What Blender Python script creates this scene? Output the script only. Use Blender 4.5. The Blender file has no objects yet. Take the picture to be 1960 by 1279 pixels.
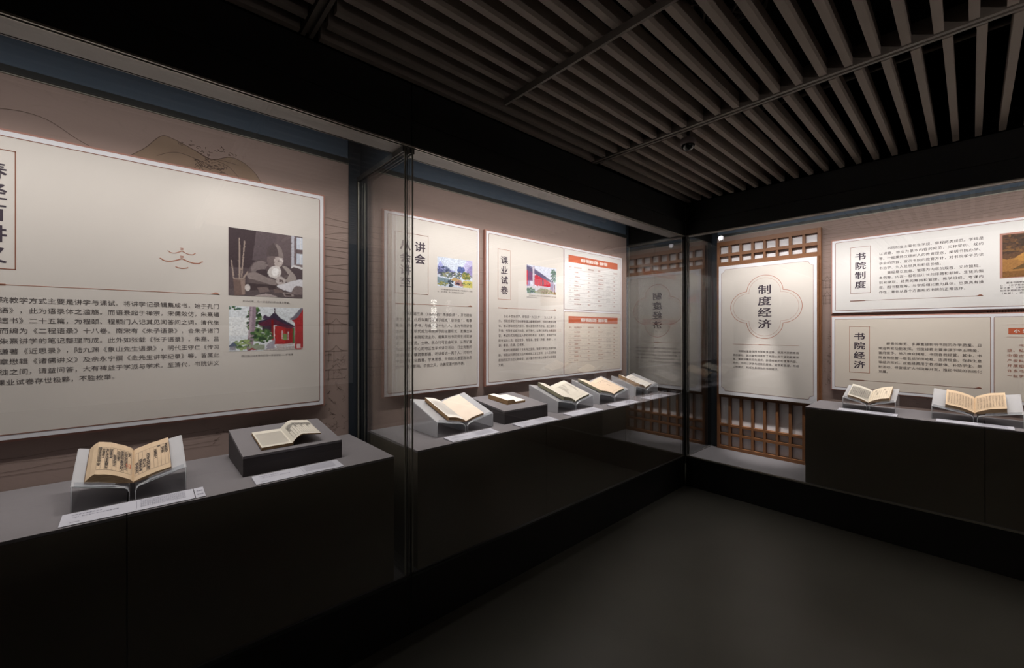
import bpy, math, random
import numpy as np
from mathutils import Vector, Matrix
random.seed(4)
PI = math.pi
scn = bpy.context.scene
COL = scn.collection

# ------------------------------------------------------------------ camera, world, exposure, case lamps, added fill lights
cam = bpy.data.cameras.new('camera')
cam.sensor_width = 36.0
cam.lens = 792.0 / 1960.0 * 36.0
cam.shift_y = -7.5 / 1960.0
cam.clip_start = 0.02
camo = bpy.data.objects.new('camera', cam)
COL.objects.link(camo)
camo.location = (0, 0, 1.55)
camo.rotation_euler = (math.radians(90), 0, math.radians(48))
scn.camera = camo

scn.view_settings.view_transform = 'Standard'
scn.view_settings.look = 'None'
scn.view_settings.gamma = 1.0
scn.view_settings.use_curve_mapping = False
scn.view_settings.exposure = 0.03
scn.cycles.use_denoising = True
scn.cycles.max_bounces = 10
scn.cycles.transparent_max_bounces = 24
scn.cycles.sample_clamp_indirect = 3.0

world = bpy.data.worlds.new('dim gallery')
scn.world = world
world.use_nodes = True
world.node_tree.nodes['Background'].inputs[0].default_value = (0.9, 0.95, 1.0, 1)
world.node_tree.nodes['Background'].inputs[1].default_value = 0.0015

WARM = (1.0, 0.938, 0.902)

def area(name, loc, rot, sx, sy, power, color=WARM, spread=180):
    l = bpy.data.lights.new(name, 'AREA')
    l.shape = 'RECTANGLE'; l.size = sx; l.size_y = sy
    l.energy = power; l.color = color; l.spread = math.radians(spread)
    o = bpy.data.objects.new(name, l); COL.objects.link(o)
    o.location = loc; o.rotation_euler = rot
    return o

def spot(name, loc, target, power, cone, blend=0.8, color=WARM, size=0.02):
    l = bpy.data.lights.new(name, 'SPOT')
    l.energy = power; l.color = color; l.spot_size = math.radians(cone)
    l.spot_blend = blend; l.shadow_soft_size = size
    o = bpy.data.objects.new(name, l); COL.objects.link(o)
    o.location = loc
    o.rotation_euler = (Vector(target) - Vector(loc)).to_track_quat('-Z', 'Y').to_euler()
    return o

def strip_left(name, y0, y1, power, d=(-0.24, 0, -0.97), spread=115):      # lamp strip behind the soffit lip, washing the left wall
    d = Vector(d).normalized()
    o = area(name, (-2.092, (y0 + y1) / 2, 2.555), (0, 0, 0), 0.03, y1 - y0, power, WARM, spread)
    z = -d; yv = Vector((0, 1, 0)); xv = yv.cross(z)
    o.rotation_euler = Matrix((xv, yv, z)).transposed().to_euler()
    return o

def strip_back(name, x0, x1, power, d=(0, 0.24, -0.97), spread=115):
    d = Vector(d).normalized()
    o = area(name, ((x0 + x1) / 2, 4.165, 2.555), (0, 0, 0), x1 - x0, 0.03, power, WARM, spread)
    z = -d; xv = Vector((1, 0, 0)); yv = z.cross(xv)
    o.rotation_euler = Matrix((xv, yv, z)).transposed().to_euler()
    return o

strip_left('case_strip_lamp', -2.3, 0.92, 12.5)
strip_left('case_strip_lamp', 1.12, 3.93, 18.0)
strip_back('case_strip_lamp', -1.80, 2.2, 23.0)
# wide side of the same lamps, washing the top of the walls and the trough
strip_left('case_strip_lamp', -2.3, 0.90, 5.6, (-0.50, 0, -0.86), 180)
strip_left('case_strip_lamp', 1.25, 3.80, 7.2, (-0.50, 0, -0.86), 180)
strip_back('case_strip_lamp', -1.75, 2.2, 11.5, (0, 0.50, -0.86), 180)
spot('case_spot_lamp', (-2.13, 0.30, 2.53), (-2.50, 0.36, 1.80), 2.5, 75)
spot('case_spot_lamp', (-2.13, 1.62, 2.53), (-2.28, 1.56, 1.05), 26, 32)
spot('case_spot_lamp', (-2.13, 2.15, 2.53), (-2.30, 2.05, 1.05), 30, 24)
spot('case_spot_lamp', (-2.13, 3.05, 2.53), (-2.50, 3.05, 1.65), 18, 62)
spot('case_spot_lamp', (-2.13, 2.75, 2.53), (-2.30, 2.95, 1.05), 20, 60)
spot('case_spot_lamp', (-2.13, 0.45, 2.53), (-2.30, 0.20, 1.05), 14, 50)
spot('case_spot_lamp', (-1.12, 4.14, 2.53), (-1.10, 4.53, 1.50), 13, 64, 1.0)
spot('case_spot_lamp', (-0.62, 4.14, 2.53), (-0.66, 4.58, 1.62), 9, 64, 1.0)
spot('case_spot_lamp', (-1.40, 4.16, 2.54), (-1.38, 4.60, 0.36), 170, 22, 1.0)
spot('case_spot_lamp', (-0.25, 4.14, 2.53), (-0.30, 4.38, 1.00), 12, 60)
# out of the frame: added fill lights that stand for no known lamps
area('added_slat_uplight', (1.75, 0.9, 1.78), (math.radians(180), math.radians(14), 0), 0.12, 2.6, 42.0, (1.0, 0.90, 0.82))  # upward strip added to brighten the ceiling slats
spot('added_panel_light', (0.9, 0.2, 2.75), (2.3, 0.2, 1.1), 25, 80, 1.0, WARM, 0.05)  # added to light the unseen bounce wall for faint reflections
spot('added_floor_light', (1.2, 2.2, 2.74), (0.50, 2.40, 0), 50, 84, 1.0, (1.0, 0.9, 0.78), 0.05)  # added from above to brighten the floor

# ------------------------------------------------------------------ materials
def mat(name, color, rough=0.6, metallic=0.0, spec=0.4, bump=0.0, bscale=200.0, var=0.0, vscale=8.0):
    m = bpy.data.materials.new(name); m.use_nodes = True
    nt = m.node_tree; b = nt.nodes['Principled BSDF']
    b.inputs['Base Color'].default_value = (*color, 1)
    b.inputs['Roughness'].default_value = rough
    b.inputs['Metallic'].default_value = metallic
    b.inputs['Specular IOR Level'].default_value = spec
    tc = nt.nodes.new('ShaderNodeTexCoord')
    n = nt.nodes.new('ShaderNodeTexNoise'); n.inputs['Scale'].default_value = vscale
    n.inputs['Detail'].default_value = 4
    nt.links.new(tc.outputs['Object'], n.inputs['Vector'])
    mx = nt.nodes.new('ShaderNodeMix'); mx.data_type = 'RGBA'
    mx.inputs['A'].default_value = (*[c * (1 - var) for c in color], 1)
    mx.inputs['B'].default_value = (*[min(1, c * (1 + var)) for c in color], 1)
    nt.links.new(n.outputs['Fac'], mx.inputs['Factor'])
    nt.links.new(mx.outputs['Result'], b.inputs['Base Color'])
    if bump:
        n2 = nt.nodes.new('ShaderNodeTexNoise'); n2.inputs['Scale'].default_value = bscale
        nt.links.new(tc.outputs['Object'], n2.inputs['Vector'])
        bp = nt.nodes.new('ShaderNodeBump'); bp.inputs['Strength'].default_value = bump
        bp.inputs['Distance'].default_value = 0.002
        nt.links.new(n2.outputs['Fac'], bp.inputs['Height'])
        nt.links.new(bp.outputs['Normal'], b.inputs['Normal'])
    return m

def emis(name, color, s):
    m = bpy.data.materials.new(name); m.use_nodes = True
    b = m.node_tree.nodes['Principled BSDF']
    b.inputs['Base Color'].default_value = (*color, 1)
    b.inputs['Emission Color'].default_value = (*color, 1)
    b.inputs['Emission Strength'].default_value = s
    return m

def glassmat(name, tint, f0, extra=None):
    # thin clear sheet: Schlick reflection over straight-through transmission
    m = bpy.data.materials.new(name); m.use_nodes = True
    nt = m.node_tree; nt.nodes.clear()
    out = nt.nodes.new('ShaderNodeOutputMaterial')
    tr = nt.nodes.new('ShaderNodeBsdfTransparent'); tr.inputs[0].default_value = (*tint, 1)
    gl = nt.nodes.new('ShaderNodeBsdfGlossy'); gl.inputs['Roughness'].default_value = 0.0
    gl.inputs[0].default_value = (1, 1, 1, 1)
    ge = nt.nodes.new('ShaderNodeNewGeometry')
    dp = nt.nodes.new('ShaderNodeVectorMath'); dp.operation = 'DOT_PRODUCT'
    nt.links.new(ge.outputs['Normal'], dp.inputs[0]); nt.links.new(ge.outputs['Incoming'], dp.inputs[1])
    def M(op, a, b=None):
        n = nt.nodes.new('ShaderNodeMath'); n.operation = op
        for i, v in enumerate((a, b)):
            if v is None: continue
            if isinstance(v, (int, float)): n.inputs[i].default_value = v
            else: nt.links.new(v, n.inputs[i])
        return n.outputs[0]
    c = M('ABSOLUTE', dp.outputs['Value'])
    k = M('POWER', M('SUBTRACT', 1.0, c), 3.2)
    f = M('ADD', M('MULTIPLY', k, 1 - f0), f0)
    base = tr.outputs[0]
    if extra:
        df = nt.nodes.new('ShaderNodeBsdfDiffuse'); df.inputs[0].default_value = (*extra[0], 1)
        tl = nt.nodes.new('ShaderNodeBsdfTranslucent'); tl.inputs[0].default_value = (*extra[0], 1)
        a1 = nt.nodes.new('ShaderNodeMixShader'); a1.inputs[0].default_value = 0.35
        nt.links.new(df.outputs[0], a1.inputs[1]); nt.links.new(tl.outputs[0], a1.inputs[2])
        m1 = nt.nodes.new('ShaderNodeMixShader'); m1.inputs[0].default_value = extra[1]
        nt.links.new(base, m1.inputs[1]); nt.links.new(a1.outputs[0], m1.inputs[2])
        base = m1.outputs[0]
    mx = nt.nodes.new('ShaderNodeMixShader')
    nt.links.new(f, mx.inputs[0]); nt.links.new(base, mx.inputs[1]); nt.links.new(gl.outputs[0], mx.inputs[2])
    nt.links.new(mx.outputs[0], out.inputs[0])
    return m

def mural_mat():
    m = mat('mural_paper', (0.31, 0.232, 0.205), 0.75, spec=0.2, var=0.08, vscale=1.4)
    nt = m.node_tree; b = nt.nodes['Principled BSDF']
    base = b.inputs['Base Color'].links[0].from_socket
    tc = [n for n in nt.nodes if n.type == 'TEX_COORD'][0]
    mp = nt.nodes.new('ShaderNodeMapping'); mp.inputs['Scale'].default_value = (0.9, 0.9, 4.6)
    nt.links.new(tc.outputs['Object'], mp.inputs['Vector'])
    n = nt.nodes.new('ShaderNodeTexNoise'); n.inputs['Scale'].default_value = 1.3; n.inputs['Detail'].default_value = 1.5
    nt.links.new(mp.outputs[0], n.inputs['Vector'])
    mm = nt.nodes.new('ShaderNodeMath'); mm.operation = 'MULTIPLY'; mm.inputs[1].default_value = 34
    nt.links.new(n.outputs['Fac'], mm.inputs[0])
    fr = nt.nodes.new('ShaderNodeMath'); fr.operation = 'FRACT'; nt.links.new(mm.outputs[0], fr.inputs[0])
    pp = nt.nodes.new('ShaderNodeMath'); pp.operation = 'PINGPONG'; pp.inputs[1].default_value = 0.5
    nt.links.new(fr.outputs[0], pp.inputs[0])
    lt = nt.nodes.new('ShaderNodeMapRange'); lt.inputs['From Min'].default_value = 0.0; lt.inputs['From Max'].default_value = 0.07
    lt.inputs['To Min'].default_value = 0.09; lt.inputs['To Max'].default_value = 0.0
    nt.links.new(pp.outputs[0], lt.inputs['Value'])
    mx = nt.nodes.new('ShaderNodeMix'); mx.data_type = 'RGBA'
    nt.links.new(lt.outputs[0], mx.inputs['Factor']); nt.links.new(base, mx.inputs['A'])
    mx.inputs['B'].default_value = (0.09, 0.055, 0.035, 1)
    nt.links.new(mx.outputs['Result'], b.inputs['Base Color'])
    return m

def edge_mat(name, c1, c2, scale=520.0):
    c2 = tuple(.55 * q + .45 * p for p, q in zip(c1, c2))
    m = bpy.data.materials.new(name); m.use_nodes = True
    nt = m.node_tree; b = nt.nodes['Principled BSDF']; b.inputs['Roughness'].default_value = 0.85
    tc = nt.nodes.new('ShaderNodeTexCoord')
    mp = nt.nodes.new('ShaderNodeMapping'); mp.inputs['Scale'].default_value = (0.04, 0.04, 1.0)
    nt.links.new(tc.outputs['Object'], mp.inputs[0])
    n = nt.nodes.new('ShaderNodeTexNoise'); n.inputs['Scale'].default_value = scale; n.inputs['Detail'].default_value = 3
    nt.links.new(mp.outputs[0], n.inputs['Vector'])
    r = nt.nodes.new('ShaderNodeMapRange'); r.inputs['From Min'].default_value = .35; r.inputs['From Max'].default_value = .65
    nt.links.new(n.outputs['Fac'], r.inputs['Value'])
    mx = nt.nodes.new('ShaderNodeMix'); mx.data_type = 'RGBA'
    mx.inputs['A'].default_value = (*c1, 1); mx.inputs['B'].default_value = (*c2, 1)
    nt.links.new(r.outputs[0], mx.inputs['Factor']); nt.links.new(mx.outputs['Result'], b.inputs['Base Color'])
    return m

M = {}
M['black'] = mat('black_lacquer_panel', (0.012, 0.012, 0.012), 0.45, spec=0.3, var=.1)
M['fascia'] = mat('black_matt_panel', (0.020, 0.020, 0.020), 0.7, spec=0.15, var=.1)
M['void'] = mat('black_plenum_paint', (0.006, 0.006, 0.006), 0.9, spec=0.1, var=.1)
M['groove'] = mat('seam_shadow_gap', (0.002, 0.002, 0.002), 0.9, spec=0.0)
M['floor'] = mat('dark_sealed_floor', (0.062, 0.060, 0.050), 0.36, spec=0.45, bump=.06, bscale=90, var=.15, vscale=3)
M['plinth'] = mat('charcoal_baize', (0.19, 0.178, 0.186), 0.9, spec=0.15, bump=.15, bscale=900, var=.06, vscale=60)
M['plinth_front'] = mat('black_plinth_cladding', (0.125, 0.108, 0.086), 0.75, spec=0.15, var=.06)
M['block_side'] = mat('charcoal_block_side', (0.075, 0.068, 0.07), 0.85, spec=0.15, var=.06)
M['casefloor'] = mat('grey_case_floor', (0.15, 0.144, 0.153), 0.8, spec=0.2, var=.05)
M['liner'] = mat('dark_blue_black_liner', (0.016, 0.022, 0.030), 0.5, spec=0.3)
M['trough'] = mat('slate_blue_light_trough', (0.085, 0.115, 0.155), 0.7, spec=0.2, var=.05)
M['soffit'] = mat('grey_soffit_metal', (0.25, 0.235, 0.225), 0.55, metallic=.2, var=.05)
M['trim'] = mat('brushed_trim_metal', (0.30, 0.29, 0.25), 0.4, metallic=.7)
M['gasket'] = mat('dark_gasket', (0.02, 0.022, 0.022), 0.35, spec=.5)
M['slat'] = mat('taupe_slat_paint', (0.27, 0.228, 0.20), 0.65, spec=0.25, bump=.05, bscale=60, var=.06, vscale=9)
M['rail'] = mat('taupe_rail_paint', (0.17, 0.148, 0.13), 0.5, spec=0.3)
M['mural'] = mural_mat()
M['ink_line'] = mat('mural_ink_line', (0.125, 0.085, 0.068), 0.8)
M['wash'] = mat('mural_ochre_wash', (0.25, 0.175, 0.125), 0.8, var=.15, vscale=14)
M['rim'] = mat('rose_brown_board_edge', (0.37, 0.185, 0.145), 0.6)
M['white'] = mat('white_board', (0.72, 0.72, 0.76), 0.5, spec=.35)
M['cream'] = mat('cream_printed_linen', (0.65, 0.612, 0.572), 0.6, spec=.25, bump=.05, bscale=500, var=.025, vscale=3)
M['cream2'] = mat('warm_cream_printed_linen', (0.66, 0.60, 0.53), 0.6, spec=.25, var=.025, vscale=3)
M['pale'] = mat('pale_grey_white_print', (0.66, 0.65, 0.64), 0.6, spec=.25, var=.02)
M['brownline'] = mat('brown_print', (0.25, 0.105, 0.07), 0.7)
M['copper'] = mat('copper_print', (0.42, 0.19, 0.13), 0.7)
M['ink'] = mat('plum_black_print', (0.052, 0.038, 0.055), 0.7)
M['inktext'] = mat('grey_black_print', (0.085, 0.07, 0.07), 0.7)
M['redtext'] = mat('red_brown_print', (0.30, 0.085, 0.05), 0.7)
M['banner'] = mat('brick_red_print', (0.50, 0.115, 0.05), 0.6)
M['whitetext'] = mat('white_print', (0.8, 0.76, 0.72), 0.6)
M['wood'] = mat('walnut_lattice_wood', (0.20, 0.088, 0.038), 0.45, spec=.4, bump=.08, bscale=70, var=.18, vscale=16)
M['paper'] = mat('white_shoji_paper', (0.82, 0.82, 0.86), 0.8, var=.02)
M['card'] = mat('lavender_grey_card', (0.50, 0.50, 0.56), 0.7)
M['cardtext'] = mat('grey_card_print', (0.10, 0.10, 0.14), 0.7)
M['glass'] = glassmat('clear_case_glass', (0.958, 0.962, 0.958), 0.048)
M['acrylic'] = glassmat('frosted_acrylic', (0.88, 0.90, 0.91), 0.04, ((0.90, 0.90, 0.93), 0.55))
M['acrylic_clear'] = glassmat('clear_acrylic', (0.90, 0.92, 0.93), 0.05, ((0.85, 0.86, 0.90), 0.14))
M['acrylic_edge'] = mat('polished_acrylic_edge', (0.62, 0.64, 0.66), 0.25, spec=.6)
M['cream_page'] = mat('cream_page', (0.78, 0.69, 0.56), 0.8, var=.06, vscale=30)
M['domewhite'] = mat('grey_camera_housing', (0.16, 0.13, 0.125), 0.5)
M['domeblack'] = mat('smoked_dome', (0.01, 0.01, 0.01), 0.08, spec=.6)
M['lampbody'] = mat('black_lamp_body', (0.02, 0.02, 0.02), 0.5)

# ------------------------------------------------------------------ mesh helpers
class MB:
    """Collects boxes, polygons and tubes into one mesh; each piece may name its material."""
    def __init__(s):
        s.v = []; s.f = []; s.m = []; s.mats = []
    def _mi(s, m):
        if m is None: return 0
        if m not in s.mats: s.mats.append(m)
        return s.mats.index(m)
    def raw(s, vs, fs, m=None):
        o = len(s.v); s.v += [tuple(p) for p in vs]; k = s._mi(m)
        for f in fs: s.f.append([i + o for i in f]); s.m.append(k)
        return s
    def box(s, x0, x1, y0, y1, z0, z1, m=None):
        if x0 > x1: x0, x1 = x1, x0
        if y0 > y1: y0, y1 = y1, y0
        if z0 > z1: z0, z1 = z1, z0
        vs = [(x0, y0, z0), (x1, y0, z0), (x1, y1, z0), (x0, y1, z0), (x0, y0, z1), (x1, y0, z1), (x1, y1, z1), (x0, y1, z1)]
        return s.raw(vs, [(0, 3, 2, 1), (4, 5, 6, 7), (0, 1, 5, 4), (1, 2, 6, 5), (2, 3, 7, 6), (3, 0, 4, 7)], m)
    def hexa(s, p, m=None):
        return s.raw(p, [(0, 3, 2, 1), (4, 5, 6, 7), (0, 1, 5, 4), (1, 2, 6, 5), (2, 3, 7, 6), (3, 0, 4, 7)], m)
    def tube(s, pts, r, n=8, m=None, cap=True):
        pts = [Vector(p) for p in pts]; rings = []
        for i, p in enumerate(pts):
            t = (pts[min(i + 1, len(pts) - 1)] - pts[max(i - 1, 0)]).normalized()
            a = Vector((0, 0, 1)) if abs(t.z) < .9 else Vector((1, 0, 0))
            u = t.cross(a).normalized(); w = t.cross(u)
            rings.append([p + (u * math.cos(2 * PI * k / n) + w * math.sin(2 * PI * k / n)) * r for k in range(n)])
        vs = [q for ring in rings for q in ring]; fs = []
        for i in range(len(rings) - 1):
            for k in range(n):
                fs.append((i * n + k, i * n + (k + 1) % n, (i + 1) * n + (k + 1) % n, (i + 1) * n + k))
        if cap:
            fs.append(tuple(range(n - 1, -1, -1))); fs.append(tuple((len(rings) - 1) * n + k for k in range(n)))
        return s.raw(vs, fs, m)
    def build(s, name, m=None, parent=None, bevel=0.0, smooth=False):
        me = bpy.data.meshes.new(name)
        me.from_pydata(s.v, [], s.f); me.update()
        mats = s.mats if s.mats else [m]
        for mm in mats: me.materials.append(mm)
        if len(mats) > 1: me.polygons.foreach_set('material_index', s.m)
        if smooth: me.polygons.foreach_set('use_smooth', [True] * len(me.polygons))
        o = bpy.data.objects.new(name, me); COL.objects.link(o)
        if parent: o.parent = parent
        if bevel:
            b = o.modifiers.new('soft_edges', 'BEVEL'); b.width = bevel; b.segments = 2; b.limit_method = 'ANGLE'
        return o

def tag(o, label=None, cat=None, group=None, kind=None):
    if label: o['label'] = label
    if cat: o['category'] = cat
    if group: o['group'] = group
    if kind: o['kind'] = kind
    return o

def empty(name, loc=(0, 0, 0), rz=0.0):
    o = bpy.data.objects.new(name, None); COL.objects.link(o)
    o.empty_display_size = .1; o.location = loc; o.rotation_euler = (0, 0, rz)
    return o

def struct(o):
    o['kind'] = 'structure'; return o

# frames: on the left wall local +X runs along world +Y and local +Y into the wall; on the back wall they are world X, Y
LEFT = ('L', PI / 2); BACK = ('B', 0.0)
def wroot(name, wall, s, depthpos, z):
    """root of a thing: s along the wall, depthpos = world coordinate across it"""
    if wall is LEFT: return empty(name, (depthpos, s, z), PI / 2)
    return empty(name, (s, depthpos, z), 0.0)

# ------------------------------------------------------------------ glyphs (printed characters, built-in font)
_G = {}
def glyph(ch):
    k = ch
    if k in _G: return _G[k]
    cu = bpy.data.curves.new('g', 'FONT'); cu.body = ch; cu.resolution_u = 2
    o = bpy.data.objects.new('g', cu); COL.objects.link(o)
    dg = bpy.context.evaluated_depsgraph_get()
    me = bpy.data.meshes.new_from_object(o.evaluated_get(dg))
    vs = [(v.co.x, v.co.y) for v in me.vertices]; fs = [tuple(p.vertices) for p in me.polygons]
    bpy.data.meshes.remove(me); bpy.data.objects.remove(o); bpy.data.curves.remove(cu)
    if ord(ch) < 0x2100 and vs:      # narrow latin figures: centre them in the em box
        mx = (max(v[0] for v in vs) + min(v[0] for v in vs)) / 2
        vs = [(v[0] - mx + .5, v[1]) for v in vs]
    _G[k] = (vs, fs)
    return _G[k]

def glyphs(items, bold=0.0, surf=None):
    """items: (char, s, z, w, h) centres; returns an MB with flat characters facing -Y"""
    mb = MB()
    for ch, s, z, w, h in items:
        if ch in ' \u3000': continue
        vs, fs = glyph(ch)
        for li, (ox, oy) in enumerate(((0, 0),) if bold < .015 else ((-bold, -bold * .6), (bold, -bold * .6), (bold, bold * .6), (-bold, bold * .6))):
            if surf is None: pts = [(s + (x - .5 + ox) * w, -.00004 * li, z + (y - .38 + oy) * h) for x, y in vs]
            else: pts = [surf(s + (x - .5 + ox) * w, z + (y - .38 + oy) * h) for x, y in vs]
            mb.raw(pts, fs)
    return mb

def lines(rows, s0, s1, z0, dz, size, hs=1.0, ragged=()):
    """typeset rows between s0 and s1; rows in `ragged` keep the pitch of the full ones"""
    out = []
    wt = lambda ch: .5 if ch.isascii() else 1.0
    tot = lambda r: sum(wt(c) for c in r)
    full = max(tot(r) for i, r in enumerate(rows) if i not in ragged) if len(ragged) < len(rows) else int((s1 - s0) / size)
    for i, r in enumerate(rows):
        p = (s1 - s0) / (full if i in ragged else tot(r)); x = s0
        for k, ch in enumerate(r):
            q = p * wt(ch); out.append((ch, x + q / 2, z0 - dz * i, min(size, p * 1.04), size * hs)); x += q
    return out

def column(chars, s, z0, dz, w, h):
    return [(c, s, z0 - dz * i, w, h) for i, c in enumerate(chars)]

def ribbon(mb, pts, w, y, m=None):
    """flat stroke in the XZ plane"""
    P = [Vector((p[0], p[1])) for p in pts]; n = len(P)
    L = []; R = []
    for i in range(n):
        t = P[min(i + 1, n - 1)] - P[max(i - 1, 0)]
        if t.length < 1e-9: t = Vector((1, 0))
        t.normalize(); q = Vector((-t.y, t.x)) * (w / 2)
        L.append(P[i] + q); R.append(P[i] - q)
    vs = [(p.x, y, p.y) for p in L] + [(p.x, y, p.y) for p in R]
    mb.raw(vs, [(i, i + 1, n + i + 1, n + i) for i in range(n - 1)], m)

def spline(pts, k=6):
    out = []
    for i in range(len(pts) - 1):
        p0 = pts[max(i - 1, 0)]; p1 = pts[i]; p2 = pts[i + 1]; p3 = pts[min(i + 2, len(pts) - 1)]
        for j in range(k):
            t = j / k
            out.append(tuple(.5 * (2 * p1[a] + (p2[a] - p0[a]) * t + (2 * p0[a] - 5 * p1[a] + 4 * p2[a] - p3[a]) * t * t
                       + (3 * p1[a] - p0[a] - 3 * p2[a] + p3[a]) * t ** 3) for a in (0, 1)))
    out.append(pts[-1]); return out

def closed_spline(pts, k=4):
    n = len(pts); out = []
    for i in range(n):
        p0, p1, p2, p3 = pts[i - 1], pts[i], pts[(i + 1) % n], pts[(i + 2) % n]
        for j in range(k):
            t = j / k
            out.append(tuple(.5 * (2 * p1[a] + (p2[a] - p0[a]) * t + (2 * p0[a] - 5 * p1[a] + 4 * p2[a] - p3[a]) * t * t
                       + (3 * p1[a] - p0[a] - 3 * p2[a] + p3[a]) * t ** 3) for a in (0, 1)))
    return out

# ------------------------------------------------------------------ room shell
GX = -1.910          # front glass plane of the left cases
GY = 4.050           # front glass plane of the back case
GT = 2.49            # underside of the headers
SLZ = 2.81           # underside of the ceiling slats

struct(MB().box(-4, 4, -4.5, 6, -.1, 0).build('floor', M['floor']))
struct(MB().box(-2.80, -2.62, -4.5, 5.2, 0, 3.6).build('wall_left', M['void']))
struct(MB().box(-2.80, 2.9, 4.72, 4.9, 0, 3.6).build('wall_back', M['void']))
struct(MB().box(2.62, 2.8, -4.5, 4.72, 0, 3.6).build('wall_right', M['void']))
struct(MB().box(-2.80, 2.9, -4.6, -4.4, 0, 3.6).build('wall_front', M['void']))

ceiling = struct(MB().box(-2.8, 2.9, -4.5, 4.9, 3.5, 3.6).build('ceiling', M['void']))
def slat_mesh(L):
    return MB().box(-.0155, .0155, 0, L, 0, .082).build('slat', M['slat'], ceiling, bevel=.0012)
def slats(L, x0, n, y0):
    first = slat_mesh(L); first.location = (x0, y0, SLZ)
    for k in range(1, n):
        c = first.copy(); COL.objects.link(c); c.location = (x0 + .1 * k, y0, SLZ)
slats(2.5, -1.8925, 14, -2.0)
slats(1.935, -1.8925, 42, .580)
slats(1.455, -1.870, 42, 2.592)
mb = MB()
mb.box(-1.905, 2.6, 2.520, 2.532, SLZ - .004, SLZ + .085)
mb.box(-1.905, 2.6, 2.532, 2.540, SLZ - .004, SLZ + .01)
mb.box(-1.905, 2.6, 2.540, 2.556, SLZ + .012, SLZ + .03)
mb.box(-1.905, 2.6, 2.556, 2.572, SLZ - .004, SLZ + .06)
mb.build('slotted_rail', M['rail'], ceiling)
mb = MB()
mb.box(-1.905, 2.6, .508, .525, SLZ - .004, SLZ + .085)
mb.box(-1.905, 2.6, .525, .540, SLZ + .012, SLZ + .03)
mb.box(-1.905, 2.6, .540, .556, SLZ - .004, SLZ + .085)
mb.build('slotted_rail', M['rail'], ceiling)
mb = MB()
mb.box(-1.70, 2.6, 1.474, 1.488, SLZ - .036, SLZ - .001)
mb.box(-1.70, 2.6, 1.488, 1.498, SLZ - .028, SLZ - .001)
mb.build('cross_bar', M['rail'], ceiling, bevel=.001)
# plenum services above the slats
for yy, zz, r in ((3.15, 3.12, .022), (3.45, 3.2, .016), (1.9, 3.18, .02)):
    MB().tube([(-2.4, yy, zz), (2.5, yy, zz)], r, 10).build('conduit', M['rail'], ceiling, smooth=True)
cb = MB()
for k in range(5):
    pts = [(-.75 + .16 * math.cos(t * .7 + k) + .03 * k, 1.95 + .14 * math.sin(t * .8 + k * .7), 3.02 + .05 * math.sin(t * 1.7 + k)) for t in range(14)]
    cb.tube(pts, .006, 6)
cb.build('cable_bundle', M['rail'], ceiling, smooth=True)
MB().tube([(-.35, 1.9, 3.4), (-.30, 2.05, 3.1), (-.22, 2.15, 2.98), (-.10, 2.12, 3.02), (-.06, 2.0, 3.2), (-.1, 1.9, 3.4)], .022, 8).build('flexible_conduit', M['rail'], ceiling, smooth=True)

# security camera on the slats
sc = empty('security_camera', (-1.252, 2.69, SLZ))
tag(sc, 'small grey dome security camera hanging below the ceiling slats', 'camera')
prof = [(0, .0), (.044, 0), (.049, -.006), (.050, -.03), (.046, -.040), (0, -.040)]
def lathe(prof, n=32):
    vs = []; fs = []
    for r, z in prof:
        for k in range(n): vs.append((r * math.cos(2 * PI * k / n), r * math.sin(2 * PI * k / n), z))
    for i in range(len(prof) - 1):
        for k in range(n): fs.append((i * n + k, i * n + (k + 1) % n, (i + 1) * n + (k + 1) % n, (i + 1) * n + k))
    return MB().raw(vs, fs)
lathe(prof).build('housing', M['domewhite'], sc, smooth=True)
lathe([(.042, -.040)] + [(.042 * math.cos(a * PI / 16), -.040 - .036 * math.sin(a * PI / 16)) for a in range(1, 9)]).build('smoked_dome', M['domeblack'], sc, smooth=True)
MB().tube([(0, 0, 0), (0, 0, .12)], .012, 10).build('mounting_stem', M['domewhite'], sc)

# ------------------------------------------------------------------ display cases
def u_solid(mb, x0, x1, y0, y1, z0, z1): mb.box(x0, x1, y0, y1, z0, z1)

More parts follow.
